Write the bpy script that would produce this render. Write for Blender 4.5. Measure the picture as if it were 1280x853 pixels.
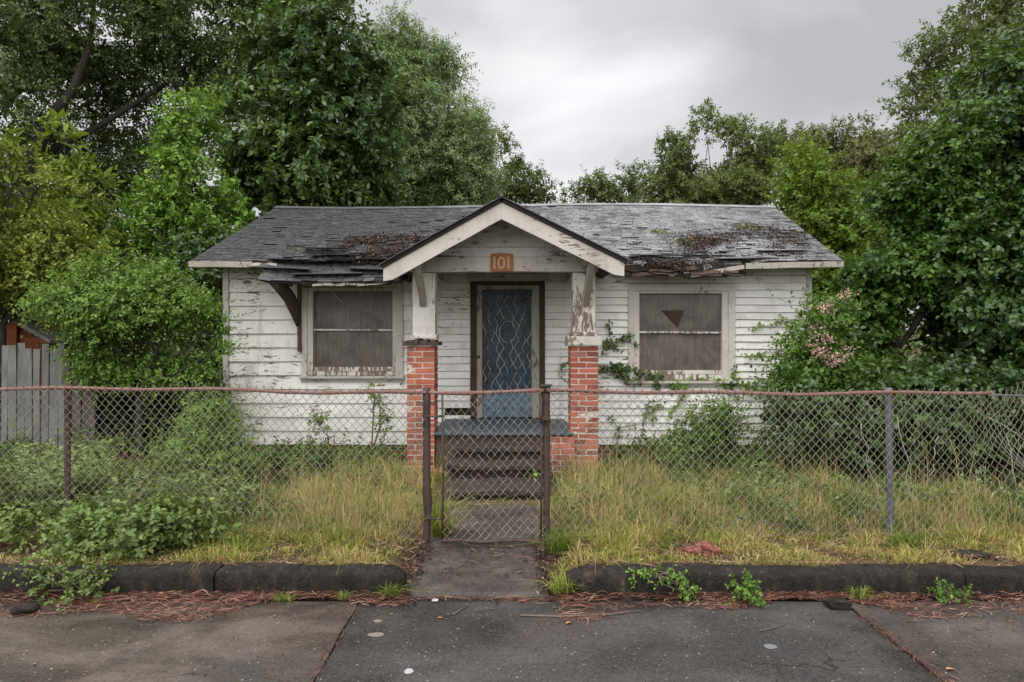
import bpy, math
import numpy as np
from mathutils import Vector

# ------------------------------------------------------------------ camera, world, sun, exposure
for o in list(bpy.data.objects):
    bpy.data.objects.remove(o)
scene = bpy.context.scene
COL = scene.collection
RNG = np.random.default_rng(11)
R = math.radians

CAMZ = 1.64
F = 853.33
cam_d = bpy.data.cameras.new('camera')
cam_d.lens = 24.0; cam_d.sensor_width = 36.0; cam_d.clip_end = 800; cam_d.clip_start = 0.05
cam = bpy.data.objects.new('camera', cam_d); COL.objects.link(cam)
cam.location = (0, 0, CAMZ); cam.rotation_euler = (R(90), 0, 0)
scene.camera = cam

SUN_EL, SUN_AZ = 62, 205       # azimuth clockwise from +Y: behind the camera, a little to its left
world = bpy.data.worlds.new('World'); scene.world = world; world.use_nodes = True
wt = world.node_tree; wt.nodes.clear()
def wn(t, **k):
    n = wt.nodes.new(t)
    for a, b in k.items(): setattr(n, a, b)
    return n
w_out = wn('ShaderNodeOutputWorld'); w_bg = wn('ShaderNodeBackground')
w_sky = wn('ShaderNodeTexSky', sky_type='NISHITA', sun_disc=False, sun_elevation=R(SUN_EL), sun_rotation=R(SUN_AZ))
w_tc = wn('ShaderNodeTexCoord')
w_map = wn('ShaderNodeMapping'); w_map.inputs['Scale'].default_value = (1.0, 1.0, 2.2); w_map.inputs['Location'].default_value = (0.35, 0.2, 0.1)
w_noise = wn('ShaderNodeTexNoise'); w_noise.inputs['Scale'].default_value = 1.9; w_noise.inputs['Detail'].default_value = 5
w_noise.inputs['Roughness'].default_value = 0.45; w_noise.inputs['Distortion'].default_value = 0.5
w_ramp = wn('ShaderNodeValToRGB')
cr = w_ramp.color_ramp
cr.elements[0].position = 0.38; cr.elements[0].color = (0.42, 0.424, 0.442, 1)
cr.elements[1].position = 0.62; cr.elements[1].color = (0.69, 0.69, 0.70, 1)
# a thinner, brighter break in the cloud low over the roof
w_dot = wn('ShaderNodeVectorMath', operation='DOT_PRODUCT')
bd = Vector((0.155, 1, 0.215)).normalized(); w_dot.inputs[1].default_value = bd
w_spot = wn('ShaderNodeMapRange', interpolation_type='SMOOTHSTEP'); w_spot.inputs['From Min'].default_value = 0.962; w_spot.inputs['From Max'].default_value = 1.0
w_spot.inputs['To Max'].default_value = 0.42
w_spotn = wn('ShaderNodeMath', operation='MULTIPLY')
# overcast luminance: brightest overhead and towards the hidden sun
w_sundot = wn('ShaderNodeVectorMath', operation='DOT_PRODUCT')
sd = Vector((math.sin(R(SUN_AZ)) * math.cos(R(SUN_EL)), math.cos(R(SUN_AZ)) * math.cos(R(SUN_EL)), math.sin(R(SUN_EL))))
w_sundot.inputs[1].default_value = sd
w_glow = wn('ShaderNodeMapRange', interpolation_type='SMOOTHSTEP'); w_glow.inputs['From Min'].default_value = 0.1; w_glow.inputs['From Max'].default_value = 1.0
w_glow.inputs['To Min'].default_value = 1.0; w_glow.inputs['To Max'].default_value = 4.6
w_add = wn('ShaderNodeVectorMath', operation='ADD')
w_mul = wn('ShaderNodeVectorMath', operation='SCALE')
w_mul2 = wn('ShaderNodeVectorMath', operation='SCALE'); w_mul2.inputs['Scale'].default_value = 10.0
w_mix = wn('ShaderNodeMix', data_type='RGBA'); w_mix.inputs['Factor'].default_value = 0.95
L = wt.links.new
L(w_tc.outputs['Generated'], w_map.inputs['Vector']); L(w_map.outputs[0], w_noise.inputs['Vector']); L(w_noise.outputs['Fac'], w_ramp.inputs[0])
L(w_tc.outputs['Generated'], w_dot.inputs[0]); L(w_dot.outputs['Value'], w_spot.inputs['Value'])
L(w_spot.outputs[0], w_spotn.inputs[0]); L(w_noise.outputs['Fac'], w_spotn.inputs[1])
L(w_tc.outputs['Generated'], w_sundot.inputs[0]); L(w_sundot.outputs['Value'], w_glow.inputs['Value'])
L(w_ramp.outputs[0], w_add.inputs[0]); L(w_spotn.outputs[0], w_add.inputs[1])
L(w_add.outputs[0], w_mul.inputs[0]); L(w_glow.outputs[0], w_mul.inputs['Scale']); L(w_mul.outputs[0], w_mul2.inputs[0])
L(w_sky.outputs[0], w_mix.inputs['A']); L(w_mul2.outputs[0], w_mix.inputs['B'])
L(w_mix.outputs['Result'], w_bg.inputs['Color']); w_bg.inputs['Strength'].default_value = 0.1
L(w_bg.outputs[0], w_out.inputs['Surface'])

sun_d = bpy.data.lights.new('sun', 'SUN'); sun_d.energy = 1.5; sun_d.angle = R(32); sun_d.color = (1.0, 0.97, 0.93)
sun = bpy.data.objects.new('sun', sun_d); COL.objects.link(sun)
sv = Vector((math.sin(R(SUN_AZ)) * math.cos(R(SUN_EL)), math.cos(R(SUN_AZ)) * math.cos(R(SUN_EL)), math.sin(R(SUN_EL))))
sun.rotation_euler = (-sv).to_track_quat('-Z', 'Y').to_euler(); sun.location = (0, -5, 12)

vs = scene.view_settings
vs.view_transform = 'Standard'; vs.look = 'None'; vs.gamma = 1.0; vs.use_curve_mapping = False; vs.exposure = 0.32
scene.render.resolution_x = 1024; scene.render.resolution_y = 682
scene.render.engine = 'CYCLES'
scene.cycles.max_bounces = 6; scene.cycles.transparent_max_bounces = 8

# ------------------------------------------------------------------ helpers
def X(px, Y): return (px - 640.0) / F * Y
def Z(py, Y): return CAMZ + (426.5 - py) / F * Y
def smooth(a, b, x):
    t = np.clip((np.asarray(x, float) - a) / (b - a), 0, 1); return t * t * (3 - 2 * t)

ORG = {}
def tag(o, label=None, cat=None, group=None, kind=None):
    if label: o['label'] = label
    if cat: o['category'] = cat
    if group: o['group'] = group
    if kind: o['kind'] = kind
    return o
def thing(name, loc, label, cat, group=None):
    o = bpy.data.objects.new(name, None); COL.objects.link(o); o.location = loc; o.empty_display_size = 0.2
    ORG[o.name] = np.array(loc, float)
    return tag(o, label, cat, group)
def link_mesh(name, me, mats, parent=None, loc=None):
    o = bpy.data.objects.new(name, me); COL.objects.link(o)
    for m in (mats if isinstance(mats, (list, tuple)) else [mats]): me.materials.append(m)
    if parent is not None:
        o.parent = parent; ORG[o.name] = ORG[parent.name]
    elif loc is not None:
        o.location = loc; ORG[o.name] = np.array(loc, float)
    else: ORG[o.name] = np.zeros(3)
    return o
def mesh_np(name, V, Fc, mats, parent=None, rnd=None, midx=None, loc=None, smooth_sh=False):
    """V (n,3) world coordinates, Fc (m,k) one face size"""
    V = np.asarray(V, np.float32); Fc = np.asarray(Fc, np.int32)
    off = ORG[parent.name] if parent is not None else (np.array(loc) if loc is not None else np.zeros(3))
    V = (V - off).astype(np.float32)
    me = bpy.data.meshes.new(name)
    me.vertices.add(len(V)); me.vertices.foreach_set('co', V.ravel())
    m, k = Fc.shape
    me.loops.add(m * k); me.loops.foreach_set('vertex_index', Fc.ravel())
    me.polygons.add(m); me.polygons.foreach_set('loop_start', np.arange(0, m * k, k, dtype=np.int32))
    if midx is not None: me.polygons.foreach_set('material_index', np.asarray(midx, np.int32))
    if smooth_sh: me.polygons.foreach_set('use_smooth', np.ones(m, bool))
    me.update(calc_edges=True)
    if rnd is not None:
        a = me.attributes.new('rnd', 'FLOAT', 'FACE'); a.data.foreach_set('value', np.asarray(rnd, np.float32))
    return link_mesh(name, me, mats, parent, loc)

class MB:
    """collects boxes, tubes, prisms; build() makes ONE mesh object"""
    def __init__(s): s.V = []; s.F = []; s.R = []; s.M = []; s.S = []; s.n = 0
    def add(s, V, faces, rnd=None, mi=0, sm=False):
        if rnd is None: rnd = RNG.random()
        s.V.append(np.asarray(V, float)); 
        for f in faces:
            s.F.append([i + s.n for i in f]); s.R.append(rnd); s.M.append(mi); s.S.append(sm)
        s.n += len(V)
    BF = [(0, 1, 5, 4), (1, 2, 6, 5), (2, 3, 7, 6), (3, 0, 4, 7), (3, 2, 1, 0), (4, 5, 6, 7)]
    def box(s, x0, x1, y0, y1, z0, z1, j=0.0, rnd=None, mi=0):
        V = np.array([(x0, y0, z0), (x1, y0, z0), (x1, y1, z0), (x0, y1, z0), (x0, y0, z1), (x1, y0, z1), (x1, y1, z1), (x0, y1, z1)], float)
        if j: V += RNG.uniform(-j, j, V.shape)
        s.add(V, MB.BF, rnd, mi)
    def beam(s, p, q, w, h, up=(0, 0, 1), j=0.0, rnd=None, mi=0, n=1):
        """bar from p to q, width w (sideways) and height h (along up)"""
        p = np.array(p, float); q = np.array(q, float); d = q - p; d /= np.linalg.norm(d)
        u = np.array(up, float); sd = np.cross(d, u); sd /= np.linalg.norm(sd); u = np.cross(sd, d)
        V = []; Fs = []
        for i in range(n + 1):
            c = p + (q - p) * i / n
            if j and 0 < i < n: c = c + RNG.uniform(-j, j, 3)
            for a, b in ((-1, -1), (1, -1), (1, 1), (-1, 1)):
                e = c + sd * a * w / 2 + u * b * h / 2
                if j: e = e + RNG.uniform(-j, j, 3) * 0.5
                V.append(e)
        for i in range(n):
            for k in range(4):
                Fs.append((i * 4 + k, i * 4 + (k + 1) % 4, i * 4 + 4 + (k + 1) % 4, i * 4 + 4 + k))
        Fs.append((3, 2, 1, 0)); Fs.append(tuple(n * 4 + k for k in range(4)))
        s.add(V, Fs, rnd, mi)
    def tube(s, pts, rad, sides=6, rnd=None, mi=0, cap=True):
        P = np.asarray(pts, float); n = len(P); r = np.broadcast_to(np.asarray(rad, float), (n,))
        T = np.gradient(P, axis=0); T /= (np.linalg.norm(T, axis=1, keepdims=True) + 1e-9)
        ref = np.array((0.0, 0, 1)) if abs(T[0, 2]) < 0.9 else np.array((1.0, 0, 0))
        A = np.cross(T, ref); A /= (np.linalg.norm(A, axis=1, keepdims=True) + 1e-9); B = np.cross(T, A)
        ang = np.arange(sides) / sides * 2 * math.pi
        V = (P[:, None, :] + r[:, None, None] * (np.cos(ang)[None, :, None] * A[:, None, :] + np.sin(ang)[None, :, None] * B[:, None, :])).reshape(-1, 3)
        Fs = [(i * sides + k, i * sides + (k + 1) % sides, (i + 1) * sides + (k + 1) % sides, (i + 1) * sides + k) for i in range(n - 1) for k in range(sides)]
        if cap: Fs += [tuple(range(sides))[::-1], tuple((n - 1) * sides + k for k in range(sides))]
        s.add(V, Fs, rnd, mi, True)
    def prism(s, poly, y0, y1, rnd=None, mi=0):
        """polygon in XZ extruded along Y"""
        n = len(poly); V = [(a, y0, b) for a, b in poly] + [(a, y1, b) for a, b in poly]
        Fs = [tuple(range(n)), tuple(range(2 * n - 1, n - 1, -1))] + [(i, (i + 1) % n + 0, (i + 1) % n + n, i + n) for i in range(n)]
        s.add(V, Fs, rnd, mi)
    def build(s, name, mats, parent=None, loc=None, bevel=0.0):
        V = np.concatenate(s.V)
        off = ORG[parent.name] if parent is not None else (np.array(loc) if loc is not None else np.zeros(3))
        V = (V - off).astype(np.float32)
        me = bpy.data.meshes.new(name)
        me.vertices.add(len(V)); me.vertices.foreach_set('co', V.ravel())
        ls = np.cumsum([0] + [len(f) for f in s.F[:-1]]).astype(np.int32)
        flat = np.fromiter((i for f in s.F for i in f), np.int32)
        me.loops.add(len(flat)); me.loops.foreach_set('vertex_index', flat)
        me.polygons.add(len(s.F)); me.polygons.foreach_set('loop_start', ls)
        me.polygons.foreach_set('material_index', np.array(s.M, np.int32)); me.polygons.foreach_set('use_smooth', np.array(s.S, bool))
        me.update(calc_edges=True)
        a = me.attributes.new('rnd', 'FLOAT', 'FACE'); a.data.foreach_set('value', np.array(s.R, np.float32))
        o = link_mesh(name, me, mats, parent, loc)
        if bevel:
            b = o.modifiers.new('bevel', 'BEVEL'); b.width = bevel; b.segments = 2; b.limit_method = 'ANGLE'; b.angle_limit = R(40)
        return o

# ------------------------------------------------------------------ materials
class Nodes:
    def __init__(s, name):
        s.m = bpy.data.materials.new(name); s.m.use_nodes = True; s.t = s.m.node_tree; s.t.nodes.clear()
        s.out = s.t.nodes.new('ShaderNodeOutputMaterial')
    def n(s, typ, ins=None, **k):
        nd = s.t.nodes.new('ShaderNode' + typ)
        for a, b in k.items(): setattr(nd, a, b)
        for a, b in (ins or {}).items():
            if isinstance(b, bpy.types.NodeSocket): s.t.links.new(b, nd.inputs[a])
            elif isinstance(b, bpy.types.Node): s.t.links.new(b.outputs[0], nd.inputs[a])
            else: nd.inputs[a].default_value = b
        return nd
    def math(s, op, a, b=0.0, clamp=False): return s.n('Math', {0: a, 1: b}, operation=op, use_clamp=clamp).outputs[0]
    def mix(s, f, a, b, blend='MIX'):
        nd = s.n('Mix', {'Factor': f}, data_type='RGBA', blend_type=blend)
        for key, v in (('A', a), ('B', b)):
            if isinstance(v, bpy.types.NodeSocket): s.t.links.new(v, nd.inputs[key])
            else: nd.inputs[key].default_value = (*v, 1) if len(v) == 3 else v
        return nd.outputs['Result']
    def ramp(s, f, stops, interp='LINEAR'):
        nd = s.n('ValToRGB', {0: f}); c = nd.color_ramp; c.interpolation = interp
        while len(c.elements) < len(stops): c.elements.new(0.5)
        for e, (p, col) in zip(c.elements, stops):
            e.position = p; e.color = (*col, 1) if not isinstance(col, (int, float)) else (col, col, col, 1)
        return nd.outputs[0]
    def step(s, v, lo, hi, a=0.0, b=1.0):
        return s.n('MapRange', {'Value': v, 'From Min': lo, 'From Max': hi, 'To Min': a, 'To Max': b}, interpolation_type='SMOOTHSTEP').outputs[0]
    def coord(s, scale=(1, 1, 1), shift=None):
        tc = s.n('TexCoord'); v = tc.outputs['Object']
        if shift is not None:
            v = s.n('VectorMath', {0: v, 1: s.n('VectorMath', {0: s.n('CombineXYZ', {0: shift, 1: shift, 2: shift}), 1: (37.0, 17.0, 29.0)}, operation='MULTIPLY')}, operation='ADD').outputs[0]
        return s.n('Mapping', {'Vector': v, 'Scale': scale}).outputs[0]
    def noise(s, vec, scale, detail=4, rough=0.55, dist=0.0):
        return s.n('TexNoise', {'Vector': vec, 'Scale': scale, 'Detail': detail, 'Roughness': rough, 'Distortion': dist}).outputs['Fac']
    def rnd(s): return s.n('Attribute', attribute_name='rnd').outputs['Fac']
    def bump(s, h, strength=0.3, dist=0.01): return s.n('Bump', {'Height': h, 'Strength': strength, 'Distance': dist}).outputs[0]
    def finish(s, col, rough=0.7, spec=0.3, normal=None, metal=0.0):
        ins = {'Base Color': col if isinstance(col, bpy.types.NodeSocket) else (*col, 1), 'Roughness': rough, 'Specular IOR Level': spec, 'Metallic': metal}
        if normal is not None: ins['Normal'] = normal
        b = s.n('BsdfPrincipled', ins); s.t.links.new(b.outputs[0], s.out.inputs[0]); return s.m

def leaf_mat(name, stops, trans=0.32, rough=0.55, spec=0.22):
    s = Nodes(name); col = s.ramp(s.rnd(), stops)
    v = s.noise(s.coord(), 9.0, 2); col = s.mix(s.step(v, 0.35, 0.7, 0, 0.35), col, (0.5, 0.5, 0.5), 'MULTIPLY')
    b = s.n('BsdfPrincipled', {'Base Color': col, 'Roughness': rough, 'Specular IOR Level': spec})
    tr = s.n('BsdfTranslucent', {'Color': s.mix(0.5, col, (0.16, 0.22, 0.02))})
    mx = s.n('MixShader', {0: trans, 1: b.outputs[0], 2: tr.outputs[0]}); s.t.links.new(mx.outputs[0], s.out.inputs[0]); return s.m

def paint_mat(name, paint, wood, peel=0.5, axis=(3, 3, 14), dirt=0.35, dirtcol=(0.16, 0.13, 0.10), rough=0.65):
    """old paint with flaked patches, grime and cracks; peel 0..1"""
    s = Nodes(name); rn = s.rnd(); v = s.coord(axis, rn); u = s.coord((1, 1, 1), rn); w = s.coord()
    big = s.noise(w, 1.1, 3); fl = s.noise(v, 2.3, 8, 0.72, 0.5)
    thr = s.step(big, 0.32, 0.70, 0.10, -0.085)
    mask = s.step(s.math('ADD', fl, thr), 0.71 - 0.22 * peel, 0.735 - 0.22 * peel)
    grain = s.noise(s.coord((axis[0] * 0.7, axis[1] * 0.7, axis[2] * 3), rn), 6, 5)
    woodc = s.mix(grain, tuple(c * 0.45 for c in wood), tuple(min(1, c * 1.35) for c in wood))
    g = s.noise(u, 2.3, 5, 0.6); g2 = s.noise(v, 9, 3)
    pc = s.mix(s.step(g, 0.45, 0.8, 0, dirt), paint, dirtcol)
    pc = s.mix(s.step(g2, 0.5, 0.8, 0, dirt * 0.6), pc, dirtcol)
    pc = s.mix(s.math('MULTIPLY', rn, 0.22), pc, (paint[0] * 0.72, paint[1] * 0.70, paint[2] * 0.66))
    st = s.noise(s.coord((7, 7, 0.7)), 1.6, 5, 0.65); pc = s.mix(s.step(st, 0.52, 0.74, 0, 0.5 * dirt + 0.12), pc, (0.24, 0.17, 0.11))
    col = s.mix(mask, pc, woodc)
    h = s.math('ADD', s.math('MULTIPLY', mask, -0.6), s.math('MULTIPLY', grain, 0.35))
    return s.finish(col, s.step(mask, 0, 1, rough, 0.85), 0.25, s.bump(h, 0.55, 0.006))

def wood_mat(name, c, rough=0.8, axis=(3, 3, 30)):
    s = Nodes(name); rn = s.rnd(); g = s.noise(s.coord(axis, rn), 3, 6, 0.65); b = s.noise(s.coord((1, 1, 1), rn), 3, 4)
    col = s.ramp(g, [(0.25, tuple(x * 0.4 for x in c)), (0.55, c), (0.8, tuple(min(1, x * 1.5) for x in c))])
    col = s.mix(s.step(b, 0.45, 0.75, 0, 0.5), col, tuple(x * 0.35 for x in c))
    col = s.mix(s.math('MULTIPLY', rn, 0.35), col, tuple(x * 0.5 for x in c))
    return s.finish(col, rough, 0.25, s.bump(g, 0.5, 0.006))

def metal_mat(name, a, b, amt=0.5, rough=0.7):
    s = Nodes(name); v = s.coord(); n1 = s.noise(v, 14, 6, 0.7); n2 = s.noise(v, 70, 3)
    col = s.mix(s.step(n1, 0.62 - 0.3 * amt, 0.72 - 0.3 * amt + 0.1), a, b)
    col = s.mix(s.math('MULTIPLY', n2, 0.5), col, tuple(x * 0.3 for x in b))
    return s.finish(col, rough, 0.3, s.bump(n2, 0.4, 0.003))

M = {}
M['siding'] = paint_mat('white_siding_paint', (0.72, 0.695, 0.645), (0.20, 0.155, 0.115), 0.40, (2.6, 2.6, 8), 0.48)
M['siding_fine'] = paint_mat('white_narrow_siding_paint', (0.71, 0.69, 0.645), (0.22, 0.175, 0.135), 0.36, (2.4, 2.4, 9), 0.42)
M['trim'] = paint_mat('cream_trim_paint', (0.50, 0.465, 0.41), (0.20, 0.15, 0.11), 0.50, (9, 6, 4), 0.4)
M['trim_h'] = paint_mat('cream_beam_paint', (0.44, 0.41, 0.365), (0.19, 0.14, 0.10), 0.36, (2.0, 4, 9), 0.55)
M['column'] = paint_mat('flaking_column_paint', (0.62, 0.585, 0.535), (0.20, 0.145, 0.11), 0.74, (8, 8, 2.0), 0.5)
M['trim_dull'] = paint_mat('dull_screen_frame_paint', (0.31, 0.285, 0.24), (0.13, 0.10, 0.075), 0.55, (9, 6, 3), 0.6)
M['rot'] = wood_mat('rotten_wood', (0.085, 0.060, 0.042))
M['deck'] = wood_mat('roof_deck_wood', (0.028, 0.021, 0.017))
M['greywood'] = wood_mat('weathered_grey_wood', (0.15, 0.15, 0.138), 0.85, (26, 26, 1.6))
M['brownwood'] = wood_mat('weathered_brown_wood', (0.10, 0.082, 0.068), 0.85, (26, 26, 1.6))
M['redwood'] = wood_mat('orange_red_boards', (0.26, 0.085, 0.038), 0.8, (3, 3, 20))
M['darkframe'] = wood_mat('dark_door_frame', (0.058, 0.040, 0.030), 0.75, (20, 20, 2))
M['hole'] = wood_mat('dark_brown_gap', (0.062, 0.042, 0.032))
M['plaque'] = wood_mat('orange_plaque', (0.40, 0.155, 0.050), 0.7, (14, 14, 14))
M['digit'] = Nodes('pale_digit').finish((0.42, 0.30, 0.21), 0.6)
M['rust'] = metal_mat('rusty_post', (0.075, 0.045, 0.035), (0.035, 0.026, 0.024), 0.5)
M['rail'] = metal_mat('rusty_pink_rail', (0.185, 0.080, 0.058), (0.20, 0.15, 0.13), 0.55)
M['galv'] = metal_mat('galvanised_grey', (0.13, 0.13, 0.15), (0.09, 0.07, 0.06), 0.3, 0.55)
M['wire'] = metal_mat('fence_wire', (0.32, 0.285, 0.25), (0.22, 0.15, 0.115), 0.45, 0.5)
M['wire_pale'] = metal_mat('door_mesh_wire', (0.60, 0.585, 0.56), (0.34, 0.31, 0.28), 0.3, 0.5)
M['bark'] = wood_mat('bark', (0.055, 0.046, 0.037), 0.9, (10, 10, 2))
M['stem'] = wood_mat('grey_stem', (0.16, 0.125, 0.095), 0.9, (10, 10, 2))

s = Nodes('brick'); rn = s.rnd(); v = s.coord((1, 1, 1), rn); n1 = s.noise(v, 12, 6, 0.7); w = s.noise(s.coord(), 3.0, 4)
c = s.ramp(rn, [(0.0, (0.16, 0.050, 0.034)), (0.35, (0.29, 0.086, 0.050)), (0.75, (0.39, 0.125, 0.072)), (1.0, (0.24, 0.10, 0.075))])
c = s.mix(s.step(n1, 0.5, 0.75, 0, 0.55), c, (0.17, 0.055, 0.038)); c = s.mix(s.step(w, 0.48, 0.66, 0, 0.62), c, (0.095, 0.055, 0.043))
M['brick'] = s.finish(c, 0.85, 0.2, s.bump(n1, 0.6, 0.005))
s = Nodes('old_brick_fragment'); n1 = s.noise(s.coord(), 25, 6, 0.7); M['brickdark'] = s.finish(s.mix(s.step(n1, 0.35, 0.65), (0.07, 0.028, 0.022), (0.24, 0.085, 0.062)), 0.9, 0.2, s.bump(n1, 0.8, 0.01))
s = Nodes('mortar'); n1 = s.noise(s.coord(), 30, 5); M['mortar'] = s.finish(s.mix(n1, (0.28, 0.225, 0.19), (0.58, 0.52, 0.46)), 0.95, 0.1, s.bump(n1, 0.5, 0.004))
s = Nodes('pale_block'); n1 = s.noise(s.coord(), 10, 5); M['paleblock'] = s.finish(s.mix(n1, (0.30, 0.28, 0.27), (0.52, 0.50, 0.47)), 0.9, 0.2)

# roof shingles: charcoal at one end; weathering and angled sheen painted as silver at the other
s = Nodes('asphalt_shingles'); rn = s.rnd(); tc = s.n('TexCoord').outputs['Object']; sx = s.n('SeparateXYZ', {0: tc}).outputs[0]
age_sheen = s.math('ADD', s.step(sx, -2.3, 1.4, 0.02, 0.58), s.math('MULTIPLY', s.math('SUBTRACT', s.noise(s.coord((0.9, 0.9, 1.2)), 1.6, 5, 0.6), 0.5), 1.1))
gr = s.noise(s.coord((1, 1, 1), rn), 60, 4, 0.7)
c1 = s.mix(rn, (0.022, 0.021, 0.022), (0.055, 0.053, 0.055)); c2 = s.mix(rn, (0.17, 0.167, 0.169), (0.255, 0.252, 0.255))
c = s.mix(s.step(s.math('ADD', age_sheen, s.math('MULTIPLY', s.math('SUBTRACT', rn, 0.5), 0.16)), 0.12, 0.85), c1, c2)
c = s.mix(s.step(gr, 0.45, 0.7, 0, 0.5), c, (0.05, 0.045, 0.045))
M['shingle'] = s.finish(c, 0.62, 0.4, s.bump(gr, 0.5, 0.004))

s = Nodes('plywood_behind_screen'); v = s.coord((9, 9, 1.1)); g = s.noise(v, 3, 6, 0.65); b = s.noise(s.coord((1, 1, 1)), 2.6, 5, 0.65, 0.8); f = s.noise(s.coord((1, 1, 1)), 9, 5, 0.7)
c = s.ramp(g, [(0.25, (0.066, 0.050, 0.040)), (0.55, (0.118, 0.093, 0.074)), (0.8, (0.165, 0.135, 0.110))]); c = s.mix(s.step(b, 0.42, 0.68, 0, 0.75), c, (0.036, 0.032, 0.029)); c = s.mix(s.step(f, 0.68, 0.8, 0, 0.5), c, (0.28, 0.25, 0.23))
c = s.mix(s.step(s.noise(s.coord((30, 30, 1.0)), 2.2, 4, 0.6), 0.58, 0.68, 0, 0.5), c, (0.035, 0.028, 0.024)); M['ply'] = s.finish(c, 0.42, 0.45, s.bump(b, 0.2, 0.01))
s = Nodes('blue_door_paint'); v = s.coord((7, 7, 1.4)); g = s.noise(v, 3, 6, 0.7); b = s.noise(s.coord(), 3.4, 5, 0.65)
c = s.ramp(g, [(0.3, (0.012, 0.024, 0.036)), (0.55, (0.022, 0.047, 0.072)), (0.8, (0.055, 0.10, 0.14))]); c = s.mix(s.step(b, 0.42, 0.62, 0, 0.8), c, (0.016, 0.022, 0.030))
M['blue'] = s.finish(c, 0.5, 0.4, s.bump(g, 0.3, 0.005))  # porch shade on the upper door is darkened into this blue
s = Nodes('worn_blue_floor'); g = s.noise(s.coord((6, 1.2, 6)), 3, 6, 0.7); b = s.noise(s.coord(), 3, 5)
c = s.mix(s.step(g, 0.4, 0.65), (0.038, 0.066, 0.090), (0.060, 0.064, 0.068)); c = s.mix(s.step(b, 0.5, 0.7, 0, 0.7), c, (0.07, 0.062, 0.058))
M['bluefloor'] = s.finish(c, 0.45, 0.4)
s = Nodes('lit_lower_door_blue'); g = s.noise(s.coord((2, 2, 5)), 3, 6, 0.7); M['litblue'] = s.finish(s.ramp(g, [(0.3, (0.04, 0.085, 0.125)), (0.55, (0.095, 0.175, 0.235)), (0.8, (0.21, 0.30, 0.36))]), 0.5, 0.4)  # paler blue stands for the less shaded foot of the door
M['darkglass'] = Nodes('dark_oval_glass').finish((0.012, 0.012, 0.014), 0.2, 0.5)
M['black'] = Nodes('black_iron').finish((0.02, 0.018, 0.017), 0.5, 0.4)

s = Nodes('stained_concrete'); v = s.coord(); a = s.noise(v, 2.2, 6, 0.6); b = s.noise(v, 9, 6, 0.7); f = s.noise(v, 120, 3)
c = s.ramp(a, [(0.3, (0.020, 0.016, 0.013)), (0.55, (0.052, 0.040, 0.033)), (0.75, (0.100, 0.080, 0.066))]); c = s.mix(s.step(b, 0.42, 0.62, 0, 0.75), c, (0.022, 0.018, 0.016)); c = s.mix(s.step(s.noise(v, 55, 4, 0.75), 0.55, 0.68, 0, 0.55), c, (0.17, 0.14, 0.12))
M['concrete'] = s.finish(c, s.step(a, 0.3, 0.7, 0.35, 0.85), 0.4, s.bump(s.math('ADD', b, s.math('MULTIPLY', f, 0.4)), 0.4, 0.006))
s = Nodes('step_concrete'); a = s.noise(v := s.coord(), 3, 6, 0.65); f = s.noise(v, 40, 4)
c = s.ramp(a, [(0.3, (0.014, 0.010, 0.008)), (0.6, (0.040, 0.028, 0.022)), (0.8, (0.085, 0.062, 0.050))])
M['stepmat'] = s.finish(c, 0.7, 0.3, s.bump(f, 0.4, 0.006))
s = Nodes('kerb_concrete'); v = s.coord(); a = s.noise(v, 2.2, 6, 0.65); b = s.noise(s.coord((1.6, 1.6, 0.6)), 9, 7, 0.75); p = s.noise(v, 32, 5, 0.75)
c = s.ramp(b, [(0.32, (0.006, 0.0048, 0.004)), (0.50, (0.020, 0.016, 0.0125)), (0.64, (0.050, 0.040, 0.032)), (0.8, (0.13, 0.108, 0.09))]); c = s.mix(s.step(a, 0.42, 0.66, 0, 0.65), c, (0.014, 0.0115, 0.009)); c = s.mix(s.step(p, 0.60, 0.70, 0, 0.7), c, (0.135, 0.115, 0.098)); c = s.mix(s.step(p, 0.40, 0.32, 0, 0.8), c, (0.004, 0.0035, 0.003))
M['kerb'] = s.finish(c, s.step(b, 0.35, 0.65, 0.40, 0.95), 0.18, s.bump(s.math('ADD', b, s.math('MULTIPLY', p, 1.3)), 1.0, 0.016))
s = Nodes('old_road'); rn = s.rnd(); v = s.coord(); a = s.noise(s.coord((0.8, 1.4, 1)), 1.5, 6, 0.6, 0.6); b = s.noise(v, 5, 6, 0.65)
vo = s.n('TexVoronoi', {'Vector': v, 'Scale': 115.0}); gcol = s.n('SeparateColor', {0: vo.outputs['Color']}).outputs[0]; vd = vo.outputs['Distance']; f2 = s.noise(v, 60, 4, 0.75)
c1 = s.mix(rn, (0.044, 0.039, 0.037), (0.105, 0.078, 0.059)); c0 = s.mix(rn, (0.017, 0.016, 0.0155), (0.034, 0.026, 0.021))
c = s.mix(s.step(a, 0.36, 0.66), c0, c1); c = s.mix(s.step(b, 0.52, 0.75, 0, 0.55), c, (0.020, 0.018, 0.018))
c = s.mix(s.math('MULTIPLY', s.step(gcol, 0.35, 1.0), 0.5), c, s.mix(0.25, c, (0.20, 0.18, 0.16)))
c = s.mix(s.step(gcol, 0.22, 0.05, 0, 0.45), c, (0.012, 0.011, 0.011)); c = s.mix(s.step(gcol, 0.994, 0.998), c, (0.20, 0.185, 0.17))
c = s.mix(s.step(f2, 0.56, 0.70, 0, 0.25), c, (0.12, 0.10, 0.088))
vc = s.n('TexVoronoi', {'Vector': s.n('VectorMath', {0: s.coord((0.55, 0.8, 1)), 1: s.n('VectorMath', {0: s.n('TexNoise', {'Vector': v, 'Scale': 2.5, 'Detail': 5.0}).outputs['Color'], 1: (0.35, 0.35, 0.0)}, operation='MULTIPLY').outputs[0]}, operation='ADD').outputs[0], 'Scale': 0.9}, feature='DISTANCE_TO_EDGE').outputs['Distance']
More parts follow.
